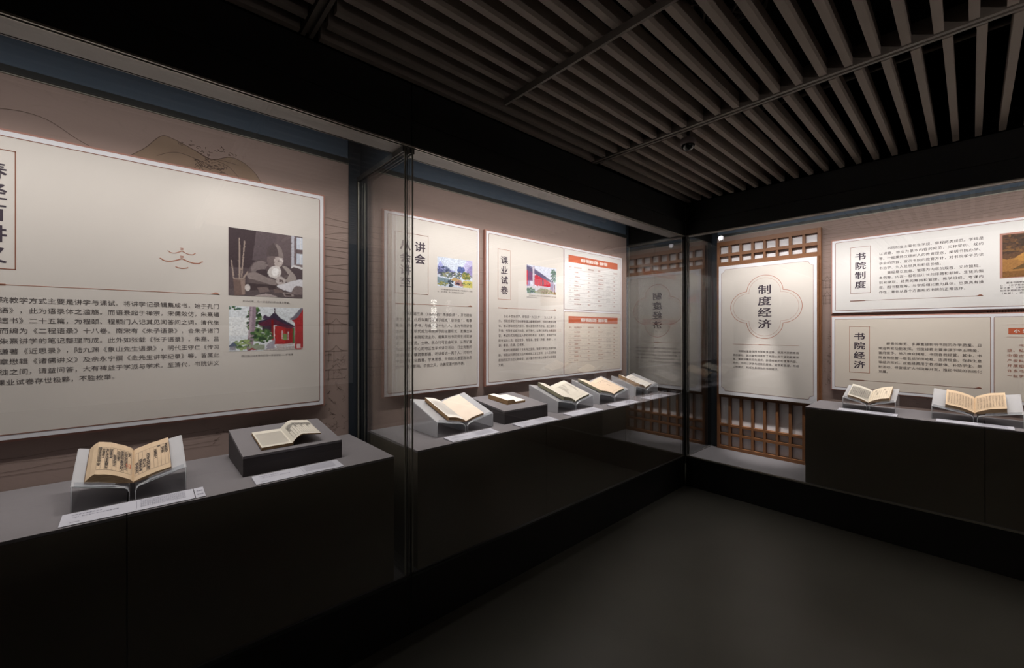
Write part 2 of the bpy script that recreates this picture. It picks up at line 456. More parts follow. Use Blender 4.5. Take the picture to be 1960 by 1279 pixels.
def left_case(y0, y1, wy0, wy1, label, end_lo, end_hi, seams):
    c = empty('display_case', (GX, (y0 + y1) / 2, 0)); oy = (y0 + y1) / 2
    tag(c, label, 'display case', 'glass display cases round the room')
    def P(mb, name, m, **k):
        o = mb.build(name, m, c, **k); o.location = (-GX, -oy, 0); return o
    # base with recessed toe, header panels with seams, soffit
    P(MB().box(GX - .70, GX - .004, y0, y1, .0, .286), 'base_panel', M['black'])
    P(MB().box(GX - .70, GX + .001, y0, y1, .2885, .2995), 'base_trim', M['gasket'])
    P(MB().box(GX - .62, GX - .012, y0 + .02, y1 - .02, .296, .3015), 'case_floor', M['casefloor'])
    ys = [y0] + seams + [y1]
    for a, b in zip(ys[:-1], ys[1:]):
        P(MB().box(GX - .02, GX, a + .0015, b - .0015, GT, 2.6185), 'header_panel', M['fascia'])
        P(MB().box(GX - .02, GX, a + .0015, b - .0015, 2.6215, 2.802), 'header_panel', M['fascia'])
    P(MB().box(GX - .70, GX - .021, y0, y1, 2.78, 2.80), 'case_top', M['void'])
    P(MB().box(GX - .14, GX - .026, y0, y1, GT - .002, GT + .008), 'soffit', M['soffit'])
    P(MB().box(GX - .148, GX - .141, y0, y1, GT - .004, GT + .020), 'soffit_lip', M['gasket'])
    mb = MB(); mb.box(GX - .006, GX + .002, y0, y1, GT - .006, GT + .001); mb.box(GX - .024, GX - .018, y0, y1, GT - .006, GT + .002)
    P(mb, 'glass_channel', M['trim'])
    P(MB().box(GX - .172, GX - .150, y0 + .1, y1 - .1, 2.565, 2.60), 'lamp_housing', M['lampbody'])
    # wall panel with mural and light trough above
    P(MB().box(-2.56, -2.530, wy0, wy1, .30, 2.553), 'mural_panel', M['mural'])
    P(MB().box(-2.545, -2.524, wy0, wy1, 2.5535, 2.558), 'panel_cap', M['trim'])
    P(MB().box(-2.555, -2.515, wy0, wy1, 2.5585, 2.585), 'trough_sill', M['gasket'])
    P(MB().box(-2.56, -2.54, wy0, wy1, 2.586, 2.779), 'trough_back', M['trough'])
    P(MB().box(-2.60, -2.561, y0 - .0, y1 + .0, .0, 2.779), 'back_liner', M['liner'])
    # glass
    P(MB().box(GX - .010, GX - .006, y0 + .002, y1 - .002, .3, GT - .001), 'front_glass', M['glass'])
    for yy in (end_lo, end_hi):
        if yy is None: continue
        P(MB().box(-2.527, GX - .018, yy - .005, yy + .005, .303, GT - .006), 'end_glass', M['glass'])
        mb = MB(); mb.box(-2.529, GX - .02, yy - .012, yy - .0055, GT - .03, GT - .0025); mb.box(-2.529, GX - .02, yy + .0055, yy + .012, GT - .03, GT - .0025)
        P(mb, 'end_glass_channel', M['gasket'])
        mb = MB(); mb.box(GX - .0205, GX - .0165, yy - .004, yy + .004, .302, GT - .003)
        P(mb, 'silicone_joint', M['trim'])
        P(MB().box(-2.5285, -2.515, yy - .010, yy - .0055, .303, GT - .03), 'end_glass_stop', M['trim'])
    return c

c1 = left_case(-2.6, 1.030, -2.55, .943, 'nearest glass case on the left wall, holding the largest board and two books', None, 1.005, [-.9])
c2 = left_case(1.034, 4.046, 1.090, 3.965, 'middle glass case on the left wall, holding two boards and five books', 1.046, 4.005, [])
# dark post between the two cases at the wall
for c, oy, a, b in ((c1, (1.030 - 2.6) / 2, .9435, .990), (c2, (1.034 + 4.046) / 2, 1.056, 1.0895), (c2, (1.034 + 4.046) / 2, 3.9655, 3.995)):
    o = MB().box(-2.56, -2.522, a, b, .30, 2.779).build('wall_post', M['liner'], c); o.location = (-GX, -oy, 0)
o = MB().box(-2.0, -2.52, 1.013, 1.030, 2.47, 2.779).build('header_return', M['liner'], c1); o.location = (-GX, .785, 0)
o = MB().box(-1.932, -2.52, 4.018, 4.046, GT, 2.779).build('header_return', M['void'], c2); o.location = (-GX, -2.54, 0)

def back_case():
    x0, x1 = -1.905, 2.6; ox = .35
    c = empty('display_case', (ox, GY, 0))
    tag(c, 'glass case on the back wall, holding the lattice screen and two boards', 'display case', 'glass display cases round the room')
    def P(mb, name, m, **k):
        o = mb.build(name, m, c, **k); o.location = (-ox, -GY, 0); return o
    P(MB().box(x0, x1, GY + .004, GY + .66, 0, .286), 'base_panel', M['black'])
    P(MB().box(x0, x1, GY - .001, GY + .66, .2885, .2995), 'base_trim', M['trim'])
    P(MB().box(x0 + .02, x1, GY + .014, GY + .565, .296, .3015), 'case_floor', M['casefloor'])
    for a, b in ((x0, x1),):
        P(MB().box(a, b, GY, GY + .02, GT, 2.6185), 'header_panel', M['fascia'])
        P(MB().box(a, b, GY, GY + .02, 2.6215, 2.802), 'header_panel', M['fascia'])
    P(MB().box(x0, x1, GY + .021, GY + .66, 2.78, 2.80), 'case_top', M['void'])
    P(MB().box(x0, x1, GY + .026, GY + .08, GT - .002, GT + .008), 'soffit', M['soffit'])
    P(MB().box(x0, x1, GY + .081, GY + .088, GT - .004, GT + .02), 'soffit_lip', M['gasket'])
    mb = MB(); mb.box(x0, x1, GY - .002, GY + .006, GT - .006, GT + .001); mb.box(x0, x1, GY + .018, GY + .024, GT - .006, GT + .002)
    P(mb, 'glass_channel', M['trim'])
    P(MB().box(x0 + .1, x1 - .1, GY + .092, GY + .112, 2.565, 2.60), 'lamp_housing', M['lampbody'])
    P(MB().box(-1.826, x1, 4.610, 4.64, .30, 2.533), 'mural_panel', M['mural'])
    P(MB().box(-1.826, x1, 4.604, 4.625, 2.5335, 2.538), 'panel_cap', M['trim'])
    P(MB().box(-1.826, x1, 4.595, 4.635, 2.5385, 2.562), 'trough_sill', M['gasket'])
    P(MB().box(-1.826, x1, 4.62, 4.64, 2.563, 2.779), 'trough_back', M['trough'])
    P(MB().box(x0, x1, 4.641, 4.68, 0, 2.779), 'back_liner', M['liner'])
    P(MB().box(-1.874, -1.8265, 4.602, 4.64, .30, 2.779), 'wall_post', M['liner'])
    P(MB().box(-1.900, x1, GY + .006, GY + .010, .3, GT - .001), 'front_glass', M['glass'])
    P(MB().box(-1.885, -1.875, GY + .018, 4.60, .303, GT - .003), 'end_glass', M['glass'])
    P(MB().box(-1.886, -1.882, GY + .0165, GY + .0175, .303, GT - .003), 'silicone_joint', M['trim'])
    P(MB().box(-1.903, -1.888, GY + .022, 4.60, GT, 2.779), 'header_return', M['void'])
    for za, zb in ((2.635, 2.785), (GT, 2.612), (.02, .285)):
        P(MB().box(-1.9095, -1.906, GY - .004, GY - .0005, za, zb), 'corner_trim', M['trim'])
    P(MB().box(-1.909, -1.902, GY - .003, GY + .02, .30, GT - .003), 'corner_gasket', M['gasket'])
    return c
c3 = back_case()

o = MB().box(GX - .020, GX - .0165, 1.0135, 1.0165, .302, GT - .003).build('corner_bead', M['gasket'], c1); o.location = (-GX, .785, 0)
o = MB().box(GX - .019, GX - .0165, 1.0260, 1.0280, .302, GT - .003).build('corner_bead', M['trim'], c1); o.location = (-GX, .785, 0)

# small sensor under the header of the back case
t = empty('sensor', (-1.66, 4.28, 2.487)); tag(t, 'tiny white sensor box hung under the header above the lattice screen', 'sensor')
MB().box(-.018, .018, -.012, .012, -.040, -.008).build('body', M['card'], t, bevel=.002)
MB().box(-.018, .018, -.012, .012, -.052, -.042).build('lens_cover', M['soffit'], t, bevel=.002)
MB().box(-.006, .006, -.006, .006, -.009, .0).build('mounting_foot', M['gasket'], t)

# ------------------------------------------------------------------ mural drawing on the wall panels
def wall_drawing(case, off, rot, polys, washes, wall_d):
    """case part: thin ink strokes; coordinates (s, z) along the wall"""
    mb = MB()
    for pts, w in polys: ribbon(mb, pts, w, 0)
    o = mb.build('ink_drawing', M['ink_line'], case); o['kind'] = 'stuff'
    o.rotation_euler = (0, 0, rot); o.location = off
    if washes:
        mb = MB()
        for pts in washes: mb.raw([(p[0], 0, p[1]) for p in pts], [tuple(range(len(pts)))])
        q = mb.build('colour_wash', M['wash'], case); q.rotation_euler = (0, 0, rot)
        q.location = (off[0] - .0004 * math.cos(rot + PI / 2) * -1, off[1], off[2])
def scrib(cx, cz, r, n=5, w=.0022):
    out = []
    for _ in range(n):
        a = random.uniform(0, PI); p = [(cx + random.uniform(-r, r), cz + random.uniform(-r, r))]
        for _ in range(3): p.append((p[-1][0] + random.uniform(-r, r) * .7, p[-1][1] + random.uniform(-r, r) * .6))
        out.append((spline(p, 3), w))
    return out
st = []
hill = [(-.03, 2.335), (.02, 2.385), (.075, 2.455), (.12, 2.455), (.20, 2.425), (.27, 2.40), (.34, 2.43), (.40, 2.42), (.46, 2.37), (.49, 2.31)]
st += [(spline(hill), .003), (spline([(.06, 2.36), (.13, 2.395), (.22, 2.38), (.33, 2.34), (.36, 2.31)]), .0022),
       (spline([(.27, 2.40), (.33, 2.385), (.37, 2.35), (.40, 2.31)]), .0022), (spline([(.20, 2.425), (.25, 2.40), (.30, 2.405), (.38, 2.40)]), .002)]
for k in range(9): st += scrib(.155 + .026 * k, 2.445 + .012 * math.sin(k * 1.3), .012, 3, .0022)
for k in range(16): st += scrib(.2 + .11 * random.random(), 2.345 + .04 * random.random(), .018, 2, .0026)
st += [(spline([(-.45, 2.40), (-.36, 2.42), (-.28, 2.41), (-.20, 2.36), (-.16, 2.34)]), .0022)]
def waves(s0, s1, z0, z1, n, amp, w=.0016):
    out = []
    for i in range(n):
        zc = z1 + (z0 - z1) * i / n; ph = random.uniform(0, 6); a = amp * random.uniform(.3, 1.2)
        f = random.uniform(7, 15); N = max(4, int((s1 - s0) / .02))
        out.append(([(s0 + (s1 - s0) * k / N, zc + a * math.sin(ph + f * (s1 - s0) * k / N) + .3 * a * math.sin(2.3 * ph + 2.2 * f * (s1 - s0) * k / N)) for k in range(N + 1)], w))
    return out
def pavilion(s, z, w, h):
    out = []
    for sgn in (-1, 1): out.append((spline([(s, z + h), (s + sgn * w * .25, z + h * .72), (s + sgn * w * .6, z + h * .66)], 5), .002))
    out.append(([(s - w * .55, z + h * .64), (s + w * .55, z + h * .64)], .002))
    for k in (-.38, -.12, .3): out.append(([(s + k * w, z), (s + k * w, z + h * .64)], .0018))
    for q in (.12,): out.append(([(s - w * .5, z + q * h), (s + w * .5, z + q * h)], .0018))
    return out
st += waves(.80, .942, 1.62, 2.20, 16, .016, .0018)
for zz in (1.52, 1.36, 1.25): st += pavilion(.87, zz, .11, .10)
for k in range(26): st += scrib(.82 + .10 * random.random(), .96 + .45 * random.random(), .02, 2, .0016)
for k in range(14): st += scrib(.28 + .6 * random.random(), .97 + .09 * random.random(), .02, 2, .0016)
st += waves(-.45, .3, .95, 1.05, 4, .006, .0012)
wall_drawing(c1, (-GX - 2.529, .785, 0), PI / 2, st, None, 0)
mb = MB(); mb.raw([(p[0], 0, p[1]) for p in spline(hill) + [(.49, 2.30), (-.03, 2.30)]], [tuple(range(len(spline(hill)) + 2))])
q = mb.build('colour_wash', M['wash'], c1); q.rotation_euler = (0, 0, PI / 2); q.location = (-GX - 2.5295, .785, 0)
st = waves(1.095, 1.16, 1.35, 2.2, 12, .01, .0015) + waves(1.93, 1.98, 1.3, 2.1, 8, .01, .0015)
for sx, sz in ((3.30, 2.47), (3.38, 2.48), (3.46, 2.44), (3.60, 2.40), (3.64, 2.36), (3.68, 2.34), (3.56, 2.36), (3.75, 2.40)):
    st += scrib(sx, sz, .014, 3, .002)
st += [(spline([(3.50, 2.35), (3.58, 2.40), (3.66, 2.42), (3.74, 2.38), (3.80, 2.34)]), .002)]
for k in range(10): st += scrib(3.86 + .09 * random.random(), 1.0 + 1.3 * random.random(), .02, 2, .0016)
wall_drawing(c2, (-GX - 2.529, -2.54, 0), PI / 2, st, None, 0)
st = waves(-.90, -.845, 1.75, 2.45, 20, .008, .0016) + waves(-.9, .6, 2.36, 2.52, 7, .008, .0013)
for zz in (1.78, 1.92): st += pavilion(-.872, zz, .07, .12)
for k in range(30): st += scrib(-.87 + .03 * random.random(), 1.05 + .5 * random.random(), .014, 2, .0016)
for k in range(24): st += scrib(-.80 + 1.0 * random.random(), .955 + .06 * random.random(), .02, 2, .0016)
st += [([(.08 + .014 * k, 1.678), (.08 + .014 * k, 1.692)], .006) for k in range(14)]
wall_drawing(c3, (-.35, 4.609 - GY, 0), 0, st, None, 0)

# ------------------------------------------------------------------ plinths
def plinth(wall, s0, s1, label):
    if wall is LEFT:
        r = wroot('plinth', wall, (s0 + s1) / 2, -1.930, .3015); d = .598
    else:
        r = wroot('plinth', wall, (s0 + s1) / 2, 4.070, .3015); d = .490
    w = (s1 - s0) / 2 - .0016
    tag(r, label, 'plinth', 'charcoal plinths in the cases')
    MB().box(-w, w, 0, d, 0, .6065).build('body', M['plinth_front'], r, bevel=.0015)
    MB().box(-w, w, 0, d, .607, .6185).build('top_panel', M['plinth'], r, bevel=.0012)
    return r
plinth(LEFT, -1.01, -.032, 'charcoal plinth unit at the left edge of the photo, under the nearest book')
plinth(LEFT, -.032, .947, 'charcoal plinth unit under the first slanted block, ending beside the dark case post')
plinth(LEFT, 1.075, 2.053, 'charcoal plinth unit under the blank-paged book in the middle case')
plinth(LEFT, 2.053, 3.017, 'charcoal plinth unit between the two seams of the middle case')
plinth(LEFT, 3.017, 3.990, 'charcoal plinth unit at the corner end of the middle case')
plinth(BACK, -.917, .058, 'charcoal plinth unit beside the lattice screen in the back case')
plinth(BACK, .058, 1.03, 'charcoal plinth unit at the right edge of the back case')

# ------------------------------------------------------------------ boards
class Board:
    def __init__(s, name, wall, s0, s1, z0, z1, label, cat='display board', group=None, plane=None):
        s.wall = wall; s.s0 = s0; s.z0 = z0
        s.w = s1 - s0; s.h = z1 - z0
        pos = (plane if plane is not None else (-2.5295 if wall is LEFT else 4.6095))
        s.r = wroot(name, wall, s0, pos, z0)
        tag(s.r, label, cat, group)
        s.D = -.0265; s.fields = []
        MB().box(-.009, s.w + .009, -.022, 0, -.009, s.h + .009).build('backing', M['rim'], s.r, bevel=.001)
        MB().box(0, s.w, -.0265, -.0225, 0, s.h).build('white_face', M['white'], s.r, bevel=.0006)
    def on(s, x, z):
        for a, b, c, d, o in getattr(s, 'fields', []):
            if a <= x <= b and c <= z <= d: return o
        return s.r
    def field(s, a, b, c, d, m, line='brownline', lw=.0032, name='cream_field'):
        a -= s.s0; b -= s.s0; c -= s.z0; d -= s.z0
        fo = MB().box(a, b, s.D - .0006, s.D, c, d).build(name, m, s.r)
        s.fields.append((a + s.s0, b + s.s0, c + s.z0, d + s.z0, fo))
        mb = MB(); y = s.D - .0010
        r = .008
        pts = []
        for cx, cz, a0 in ((b - r, d - r, 0), (a + r, d - r, 90), (a + r, c + r, 180), (b - r, c + r, 270)):
            for k in range(4):
                t = math.radians(a0 + 30 * k); pts.append((cx + r * math.cos(t), cz + r * math.sin(t)))
        pts.append(pts[0]); ribbon(mb, pts, lw, y)
        mb.build('border_line', M[line], fo)
    def rect(s, a, b, c, d, m, name, lift=.0010):
        MB().raw([(a - s.s0, s.D - lift, c - s.z0), (b - s.s0, s.D - lift, c - s.z0), (b - s.s0, s.D - lift, d - s.z0), (a - s.s0, s.D - lift, d - s.z0)], [(0, 1, 2, 3)]).build(name, m, s.on(a, c))
    def frame(s, a, b, c, d, m, lw, name):
        par = s.on(a, c); mb = MB(); y = s.D - .0012; a -= s.s0; b -= s.s0; c -= s.z0; d -= s.z0; h = lw / 2
        for q in ((a - h, b + h, c - h, c + h), (a - h, b + h, d - h, d + h), (a - h, a + h, c, d), (b - h, b + h, c, d)):
            mb.raw([(q[0], y, q[2]), (q[1], y, q[2]), (q[1], y, q[3]), (q[0], y, q[3])], [(0, 1, 2, 3)])
        mb.build(name, m, par)
    def text(s, items, m, name='printed_text', bold=0.0, lift=.0013):
        o = glyphs(items, bold).build(name, m, s.on(items[-1][1], items[-1][2]))
        o.location = (-s.s0, s.D - lift, -s.z0)
    def rule(s, a, b, z, thick, m=None, name='divider_line', end=True):
        """thin rule with a thick start and a small hill at its right end"""
        mb = MB(); y = s.D - .0012; f = lambda p: (p[0] - s.s0, y, p[1] - s.z0)
        def Q(x0, x1, z0, z1): mb.raw([f((x0, z0)), f((x1, z0)), f((x1, z1)), f((x0, z1))], [(0, 1, 2, 3)])
        Q(a, b, z - .0011, z + .0011)
        if thick: Q(a, a + thick, z - .0035, z + .0035)
        if end:
            pts = [(b - .045, z), (b - .03, z + .004), (b - .018, z + .011), (b - .008, z + .009), (b + .002, z - .001), (b - .045, z - .001)]
            mb.raw([f(p) for p in pts], [tuple(range(len(pts)))])
        mb.build(name, m or M['copper'], s.on(b, z))
    def photo(s, a, b, c, d, shapes, name='printed_photograph', res=.0026, grain=.08, seed=1):
        """flat print: shapes = (colour, polygon in 0..1 picture coordinates), resolved into point colours of one fine grid"""
        nx = int((b - a) / res); nz = int((d - c) / res)
        SS = 2
        gx, gz = np.meshgrid((np.arange(nx * SS) + .5) / (nx * SS), (np.arange(nz * SS) + .5) / (nz * SS))
        img = np.zeros((nz * SS, nx * SS, 3))
        for col, poly in shapes:
            if len(poly) > 4: poly = closed_spline(poly, 3)
            P = np.array(poly); x0, z0 = P.min(0); x1, z1 = P.max(0)
            i0, i1 = max(0, int(x0 * nx * SS)), min(nx * SS, int(x1 * nx * SS) + 1); k0, k1 = max(0, int(z0 * nz * SS)), min(nz * SS, int(z1 * nz * SS) + 1)
            if i0 >= i1 or k0 >= k1: continue
            X = gx[k0:k1, i0:i1]; Z = gz[k0:k1, i0:i1]; ins = np.zeros(X.shape, bool)
            for q in range(len(P)):
                ax, az = P[q]; bx, bz = P[q - 1]
                if az == bz: continue
                ins ^= ((az > Z) != (bz > Z)) & (X < (bx - ax) * (Z - az) / (bz - az) + ax)
            img[k0:k1, i0:i1][ins] = col
        img = img.reshape(nz, SS, nx, SS, 3).mean((1, 3))
        rs = np.random.RandomState(seed)
        g = rs.rand(nz, nx) - .5
        g2 = rs.rand(nz // 3 + 2, nx // 3 + 2) - .5
        g2 = np.kron(g2, np.ones((3, 3)))[:nz, :nx]
        img = np.clip(img * (1 + grain * 1.6 * g + grain * 2.4 * g2)[..., None], 0, 1)
        xs = np.linspace(a - s.s0, b - s.s0, nx); zs = np.linspace(c - s.z0, d - s.z0, nz)
        mx_, mz_ = np.meshgrid(xs, zs)
        V = np.stack([mx_.ravel(), np.full(mx_.size, s.D - .0012), mz_.ravel()], 1)
        idx = np.arange(nx * nz).reshape(nz, nx)
        Q = np.stack([idx[:-1, :-1], idx[:-1, 1:], idx[1:, 1:], idx[1:, :-1]], -1).reshape(-1, 4)
        me = bpy.data.meshes.new(name)
        me.from_pydata(V.tolist(), [], Q.tolist()); me.update()
        at = me.color_attributes.new('picture', 'FLOAT_COLOR', 'POINT')
        at.data.foreach_set('color', np.concatenate([img.reshape(-1, 3), np.ones((nx * nz, 1))], 1).ravel())
        if 'picture' not in M:
            m = mat('printed_picture', (.5, .5, .5), .6, spec=.25)
            ca = m.node_tree.nodes.new('ShaderNodeVertexColor'); ca.layer_name = 'picture'
            m.node_tree.links.new(ca.outputs['Color'], m.node_tree.nodes['Principled BSDF'].inputs['Base Color'])
            M['picture'] = m
        me.materials.append(M['picture'])
        o = bpy.data.objects.new(name, me); COL.objects.link(o); o.parent = s.on(a, c)

def srgb(r, g, b):
    f = lambda c: ((c / 255 + .055) / 1.055) ** 2.4 if c > 10 else c / 255 / 12.92
    return (f(r), f(g), f(b))
def blob(cx, cy, rx, ry, n=10, j=.25):
    return [(cx + rx * math.cos(2 * PI * k / n) * (1 + random.uniform(-j, j)), cy + ry * math.sin(2 * PI * k / n) * (1 + random.uniform(-j, j))) for k in range(n)]
def foliage(cx, cy, rx, ry, n, cols, r=.03):
    out = []
    for _ in range(n):
        t = random.uniform(0, 2 * PI); q = math.sqrt(random.random())
        out.append((random.choice(cols), blob(cx + rx * q * math.cos(t), cy + ry * q * math.sin(t), r * random.uniform(.5, 1.3), r * random.uniform(.5, 1.3), 6, .35)))
    return out
FULL = [(0, 0), (1, 0), (1, 1), (0, 1)]
def inside(p, poly):
    c = False; n = len(poly); j = n - 1
    for i in range(n):
        if (poly[i][1] > p[1]) != (poly[j][1] > p[1]) and p[0] < (poly[j][0] - poly[i][0]) * (p[1] - poly[i][1]) / (poly[j][1] - poly[i][1] + 1e-12) + poly[i][0]: c = not c
        j = i
    return c
def speckle(shapes, n, r=.010, amt=.28):
    """small strokes that lighten or darken the picture beneath, for foliage and texture"""
    out = []; rr = random.Random(9)
    for _ in range(n):
        p = (rr.random() * .98 + .01, rr.random() * .98 + .01)
        col = next(c for c, poly in reversed(shapes) if inside(p, poly))
        k = rr.choice((1 - amt, 1 - amt / 2, 1 + amt, 1 + amt / 2)); a = rr.uniform(0, 3)
        w, h = r * rr.uniform(.6, 2.0), r * rr.uniform(.3, 1.0)
        out.append((tuple(min(1, c * k) for c in col), [(p[0] + w * math.cos(a), p[1] + w * math.sin(a)), (p[0] - h * math.sin(a), p[1] + h * math.cos(a)), (p[0] - w * math.cos(a), p[1] - w * math.sin(a)), (p[0] + h * math.sin(a), p[1] - h * math.cos(a))]))
    return out
def R(x0, y0, x1, y1): return [(x0, y0), (x1, y0), (x1, y1), (x0, y1)]

# ---- board 1: largest, left
b = Board('exhibit_board', LEFT, -1.30, .789, 1.123, 2.322, 'largest cream text board, with an old monochrome photograph above a red temple photograph', group='cream text boards on the walls')
b.field(-1.277, .768, 1.144, 2.301, M['cream'])
b.frame(-.605, -.3605, 1.787, 2.247, M['brownline'], .0034, 'title_frame')
b.text(column('春经百讲义', -.421, 2.165, .081, .082, .068) + column('从语录到', -.53, 2.165, .081, .082, .068), M['ink'], 'title_lettering', .02)
b.rule(-.60, .296, 1.726, .215)
rows = ['　　书院教学方式主要是讲学与课试。将讲学记录辑集成书，始于孔门', '《论语》，此为语录体之滥觞。而语录起于禅宗，宋儒效仿，朱熹辑', '《程氏遗书》二十五篇，为程颐、程颢门人记其见闻答问之词，清代张',
        '伯行而编为《二程语录》十八卷。南宋有《朱子语录》，合朱子诸门', '人与朱熹讲学的笔记整理而成。此外如张载《张子语录》，朱熹、吕', '祖谦著《近思录》，陆九渊《象山先生语录》，明代王守仁《传习',
        '录》，章懋辑《诸儒讲义》及佘永宁撰《金先生讲学纪录》等，皆属此', '类。师徒之间，请益问答，大有裨益于学派与学术。至清代，书院讲义', '及课业试卷存世极夥，不胜枚举。']
it = []
for i, r in enumerate(rows):
    z = 1.667 - .0400 * i
    if i == 8:
        for k, ch in enumerate(reversed(r)): it.append((ch, -.078 - .0246 * k, z, .0245, .0245))
    else:
        for k, ch in enumerate(reversed(r)): it.append((ch, .283 - .0249 * k, z, .0247, .0245))
b.text(it, M['inktext'], bold=.008)
# copper roof emblem
mb = MB(); y = b.D - .0012
def arcs(mb, cx, cz, w, h, t):
    for sg in (-1, 1):
        ribbon(mb, [(cx + sg * u * w - b.s0, cz - h * math.sin(u * PI * .78) ** 1 + (.25 * h if u > .9 else 0) - b.z0) for u in [k / 12 for k in range(13)]], t, y)
arcs(mb, .1495, 1.925, .052, .014, .0035); arcs(mb, .1495, 1.889, .080, .018, .0048)
for zz in (1.936, 1.929): mb.raw([(.144 - b.s0, y, zz - b.z0), (.155 - b.s0, y, zz - b.z0), (.155 - b.s0, y, zz + .003 - b.z0), (.144 - b.s0, y, zz + .003 - b.z0)], [(0, 1, 2, 3)])
for zz in (1.899, 1.893): mb.raw([(.143 - b.s0, y, zz - b.z0), (.156 - b.s0, y, zz - b.z0), (.156 - b.s0, y, zz + .003 - b.z0), (.143 - b.s0, y, zz + .003 - b.z0)], [(0, 1, 2, 3)])
ribbon(mb, [(.1495 + u * .024 - b.s0, 1.8425 + .006 * u * u - b.z0) for u in [k / 5 - 1 for k in range(11)]], .0045, y)
mb.build('roof_emblem', M['copper'], b.on(.15, 1.88))
# photograph of a scholar writing
S = srgb
dk = S(84, 72, 76); sh = [(S(88, 76, 80), FULL), (S(70, 58, 62), R(0, .42, .35, 1)), (S(98, 86, 90), [(.3, .55), (.82, .5), (.82, 1), (.35, 1)]), (S(105, 92, 95), R(.62, .52, .83, 1))]
sh += [(S(190, 190, 200), R(.83, .50, .87, 1)), (S(120, 105, 108), R(.87, .50, .90, .99)), (S(205, 212, 226), R(.905, .79, 1, .98)), (S(200, 208, 222), R(.905, .55, 1, .72)), (S(110, 95, 98), R(.905, .72, 1, .79)), (S(130, 118, 120), R(.87, .49, 1, .55)), (S(225, 225, 230), R(.96, .79, .972, .98)), (S(225, 225, 230), R(.96, .55, .972, .72)), (S(220, 218, 220), [(.83, .47), (.87, .5), (1, .47), (1, .50), (.87, .53), (.83, .50)])]
sh += [(S(98, 86, 88), [(.26, .12), (.24, .30), (.27, .44), (.34, .54), (.45, .57), (.56, .54), (.70, .52), (.80, .46), (.88, .38), (.91, .30), (.86, .22), (.74, .16), (.55, .10)])]
sh += [(S(134, 122, 122), [(.28, .42), (.34, .52), (.44, .55), (.50, .50), (.46, .42), (.38, .38), (.31, .36)]), (S(74, 62, 66), [(.36, .40), (.48, .42), (.52, .34), (.44, .30), (.35, .33)]),
       (S(146, 134, 132), [(.24, .34), (.34, .37), (.48, .31), (.60, .27), (.64, .21), (.56, .17), (.42, .20), (.29, .24), (.24, .29)]), (S(104, 92, 92), [(.27, .26), (.42, .23), (.56, .18), (.44, .14), (.28, .18)]),
       (S(166, 156, 152), [(.70, .50), (.77, .49), (.86, .40), (.90, .32), (.86, .25), (.78, .25), (.72, .28), (.74, .34), (.80, .36), (.76, .42)]), (S(110, 98, 98), [(.73, .35), (.79, .36), (.77, .30), (.73, .29)])]
sh += [(S(120, 106, 106), [(.50, .62), (.50, .52), (.54, .44), (.60, .42), (.68, .48), (.71, .56), (.71, .64), (.60, .66)])]
sh += [(S(188, 176, 172), [(.60, .63), (.70, .63), (.715, .57), (.69, .50), (.63, .47), (.59, .53)]), (S(220, 212, 210), [(.66, .62), (.705, .62), (.715, .57), (.68, .53)]), (S(96, 84, 84), [(.635, .575), (.67, .58), (.67, .568), (.635, .565)]), (S(150, 136, 132), [(.675, .585), (.70, .56), (.68, .545)])]
sh += [(S(92, 80, 82), [(.49, .64), (.50, .74), (.54, .81), (.60, .84), (.66, .81), (.70, .74), (.715, .64), (.60, .64)]), (S(142, 130, 128), [(.60, .84), (.66, .81), (.70, .74), (.715, .64), (.655, .635), (.64, .74)]), (S(110, 98, 98), [(.59, .85), (.62, .85), (.615, .82), (.59, .82)])]
sh += [(S(214, 208, 206), [(.50, .38), (.54, .46), (.60, .49), (.66, .48), (.69, .40), (.66, .33), (.60, .30), (.53, .32)]), (S(242, 240, 240), [(.55, .39), (.60, .46), (.655, .43), (.64, .36), (.59, .33)])]
sh += [(S(190, 180, 178), [(.64, .33), (.70, .33), (.75, .27), (.72, .20), (.66, .20), (.61, .26)]), (S(110, 96, 96), [(.66, .29), (.71, .28), (.72, .24), (.66, .24)])]   # hands
sh += [(S(222, 220, 226), [(.62, .18), (.72, .22), (.86, .28), (1, .30), (1, .12), (.80, .10)]), (S(95, 84, 86), R(0, .0, 1, .10)), (S(74, 62, 64), [(.2, .08), (.62, .13), (.62, .19), (.2, .20)])]
sh += [(S(130, 116, 116), [(.84, .12), (.90, .20), (1, .18), (1, .07), (.86, .07)]), (S(160, 148, 146), [(.70, .09), (.86, .07), (.87, .03), (.74, .02)]), (S(80, 66, 66), [(.73, .075), (.83, .06), (.83, .04), (.75, .04)]), (S(120, 104, 100), [(.58, .13), (.70, .12), (.72, .08), (.60, .07)]), (S(125, 110, 108), [(.36, .14), (.50, .16), (.53, .09), (.40, .06)]), (S(180, 168, 166), [(.35, .02), (.5, .05), (.62, .02), (.6, 0), (.35, 0)])]
sh += [(S(118, 98, 92), [(.06, .24), (.21, .26), (.21, .02), (.08, .0)]), (S(150, 130, 122), [(.15, .25), (.21, .26), (.21, .03), (.17, .02)]), (S(140, 122, 116), blob(.14, .25, .075, .018, 12, 0)), (S(212, 204, 202), blob(.24, .13, .035, .05, 12, .02))]
for p in ([(.13, .25), (.15, .25), (.145, .86), (.13, .86)], [(.155, .25), (.17, .25), (.21, .82), (.195, .83)], [(.17, .26), (.19, .25), (.25, .36), (.24, .38)], [(.06, .25), (.08, .24), (.045, .52), (.03, .52)], [(.13, .25), (.15, .25), (.155, .42), (.14, .42)]): sh.append((S(165, 148, 138), p))
b.photo(.333, .678, 1.726, 2.069, sh + speckle(sh, 500, .012, .10), grain=.06)
b.text(lines(['约1942年，马一浮在四川乐山濠上草堂。'], .393, .622, 1.699, .02, .0125), M['inktext'], 'caption_text')
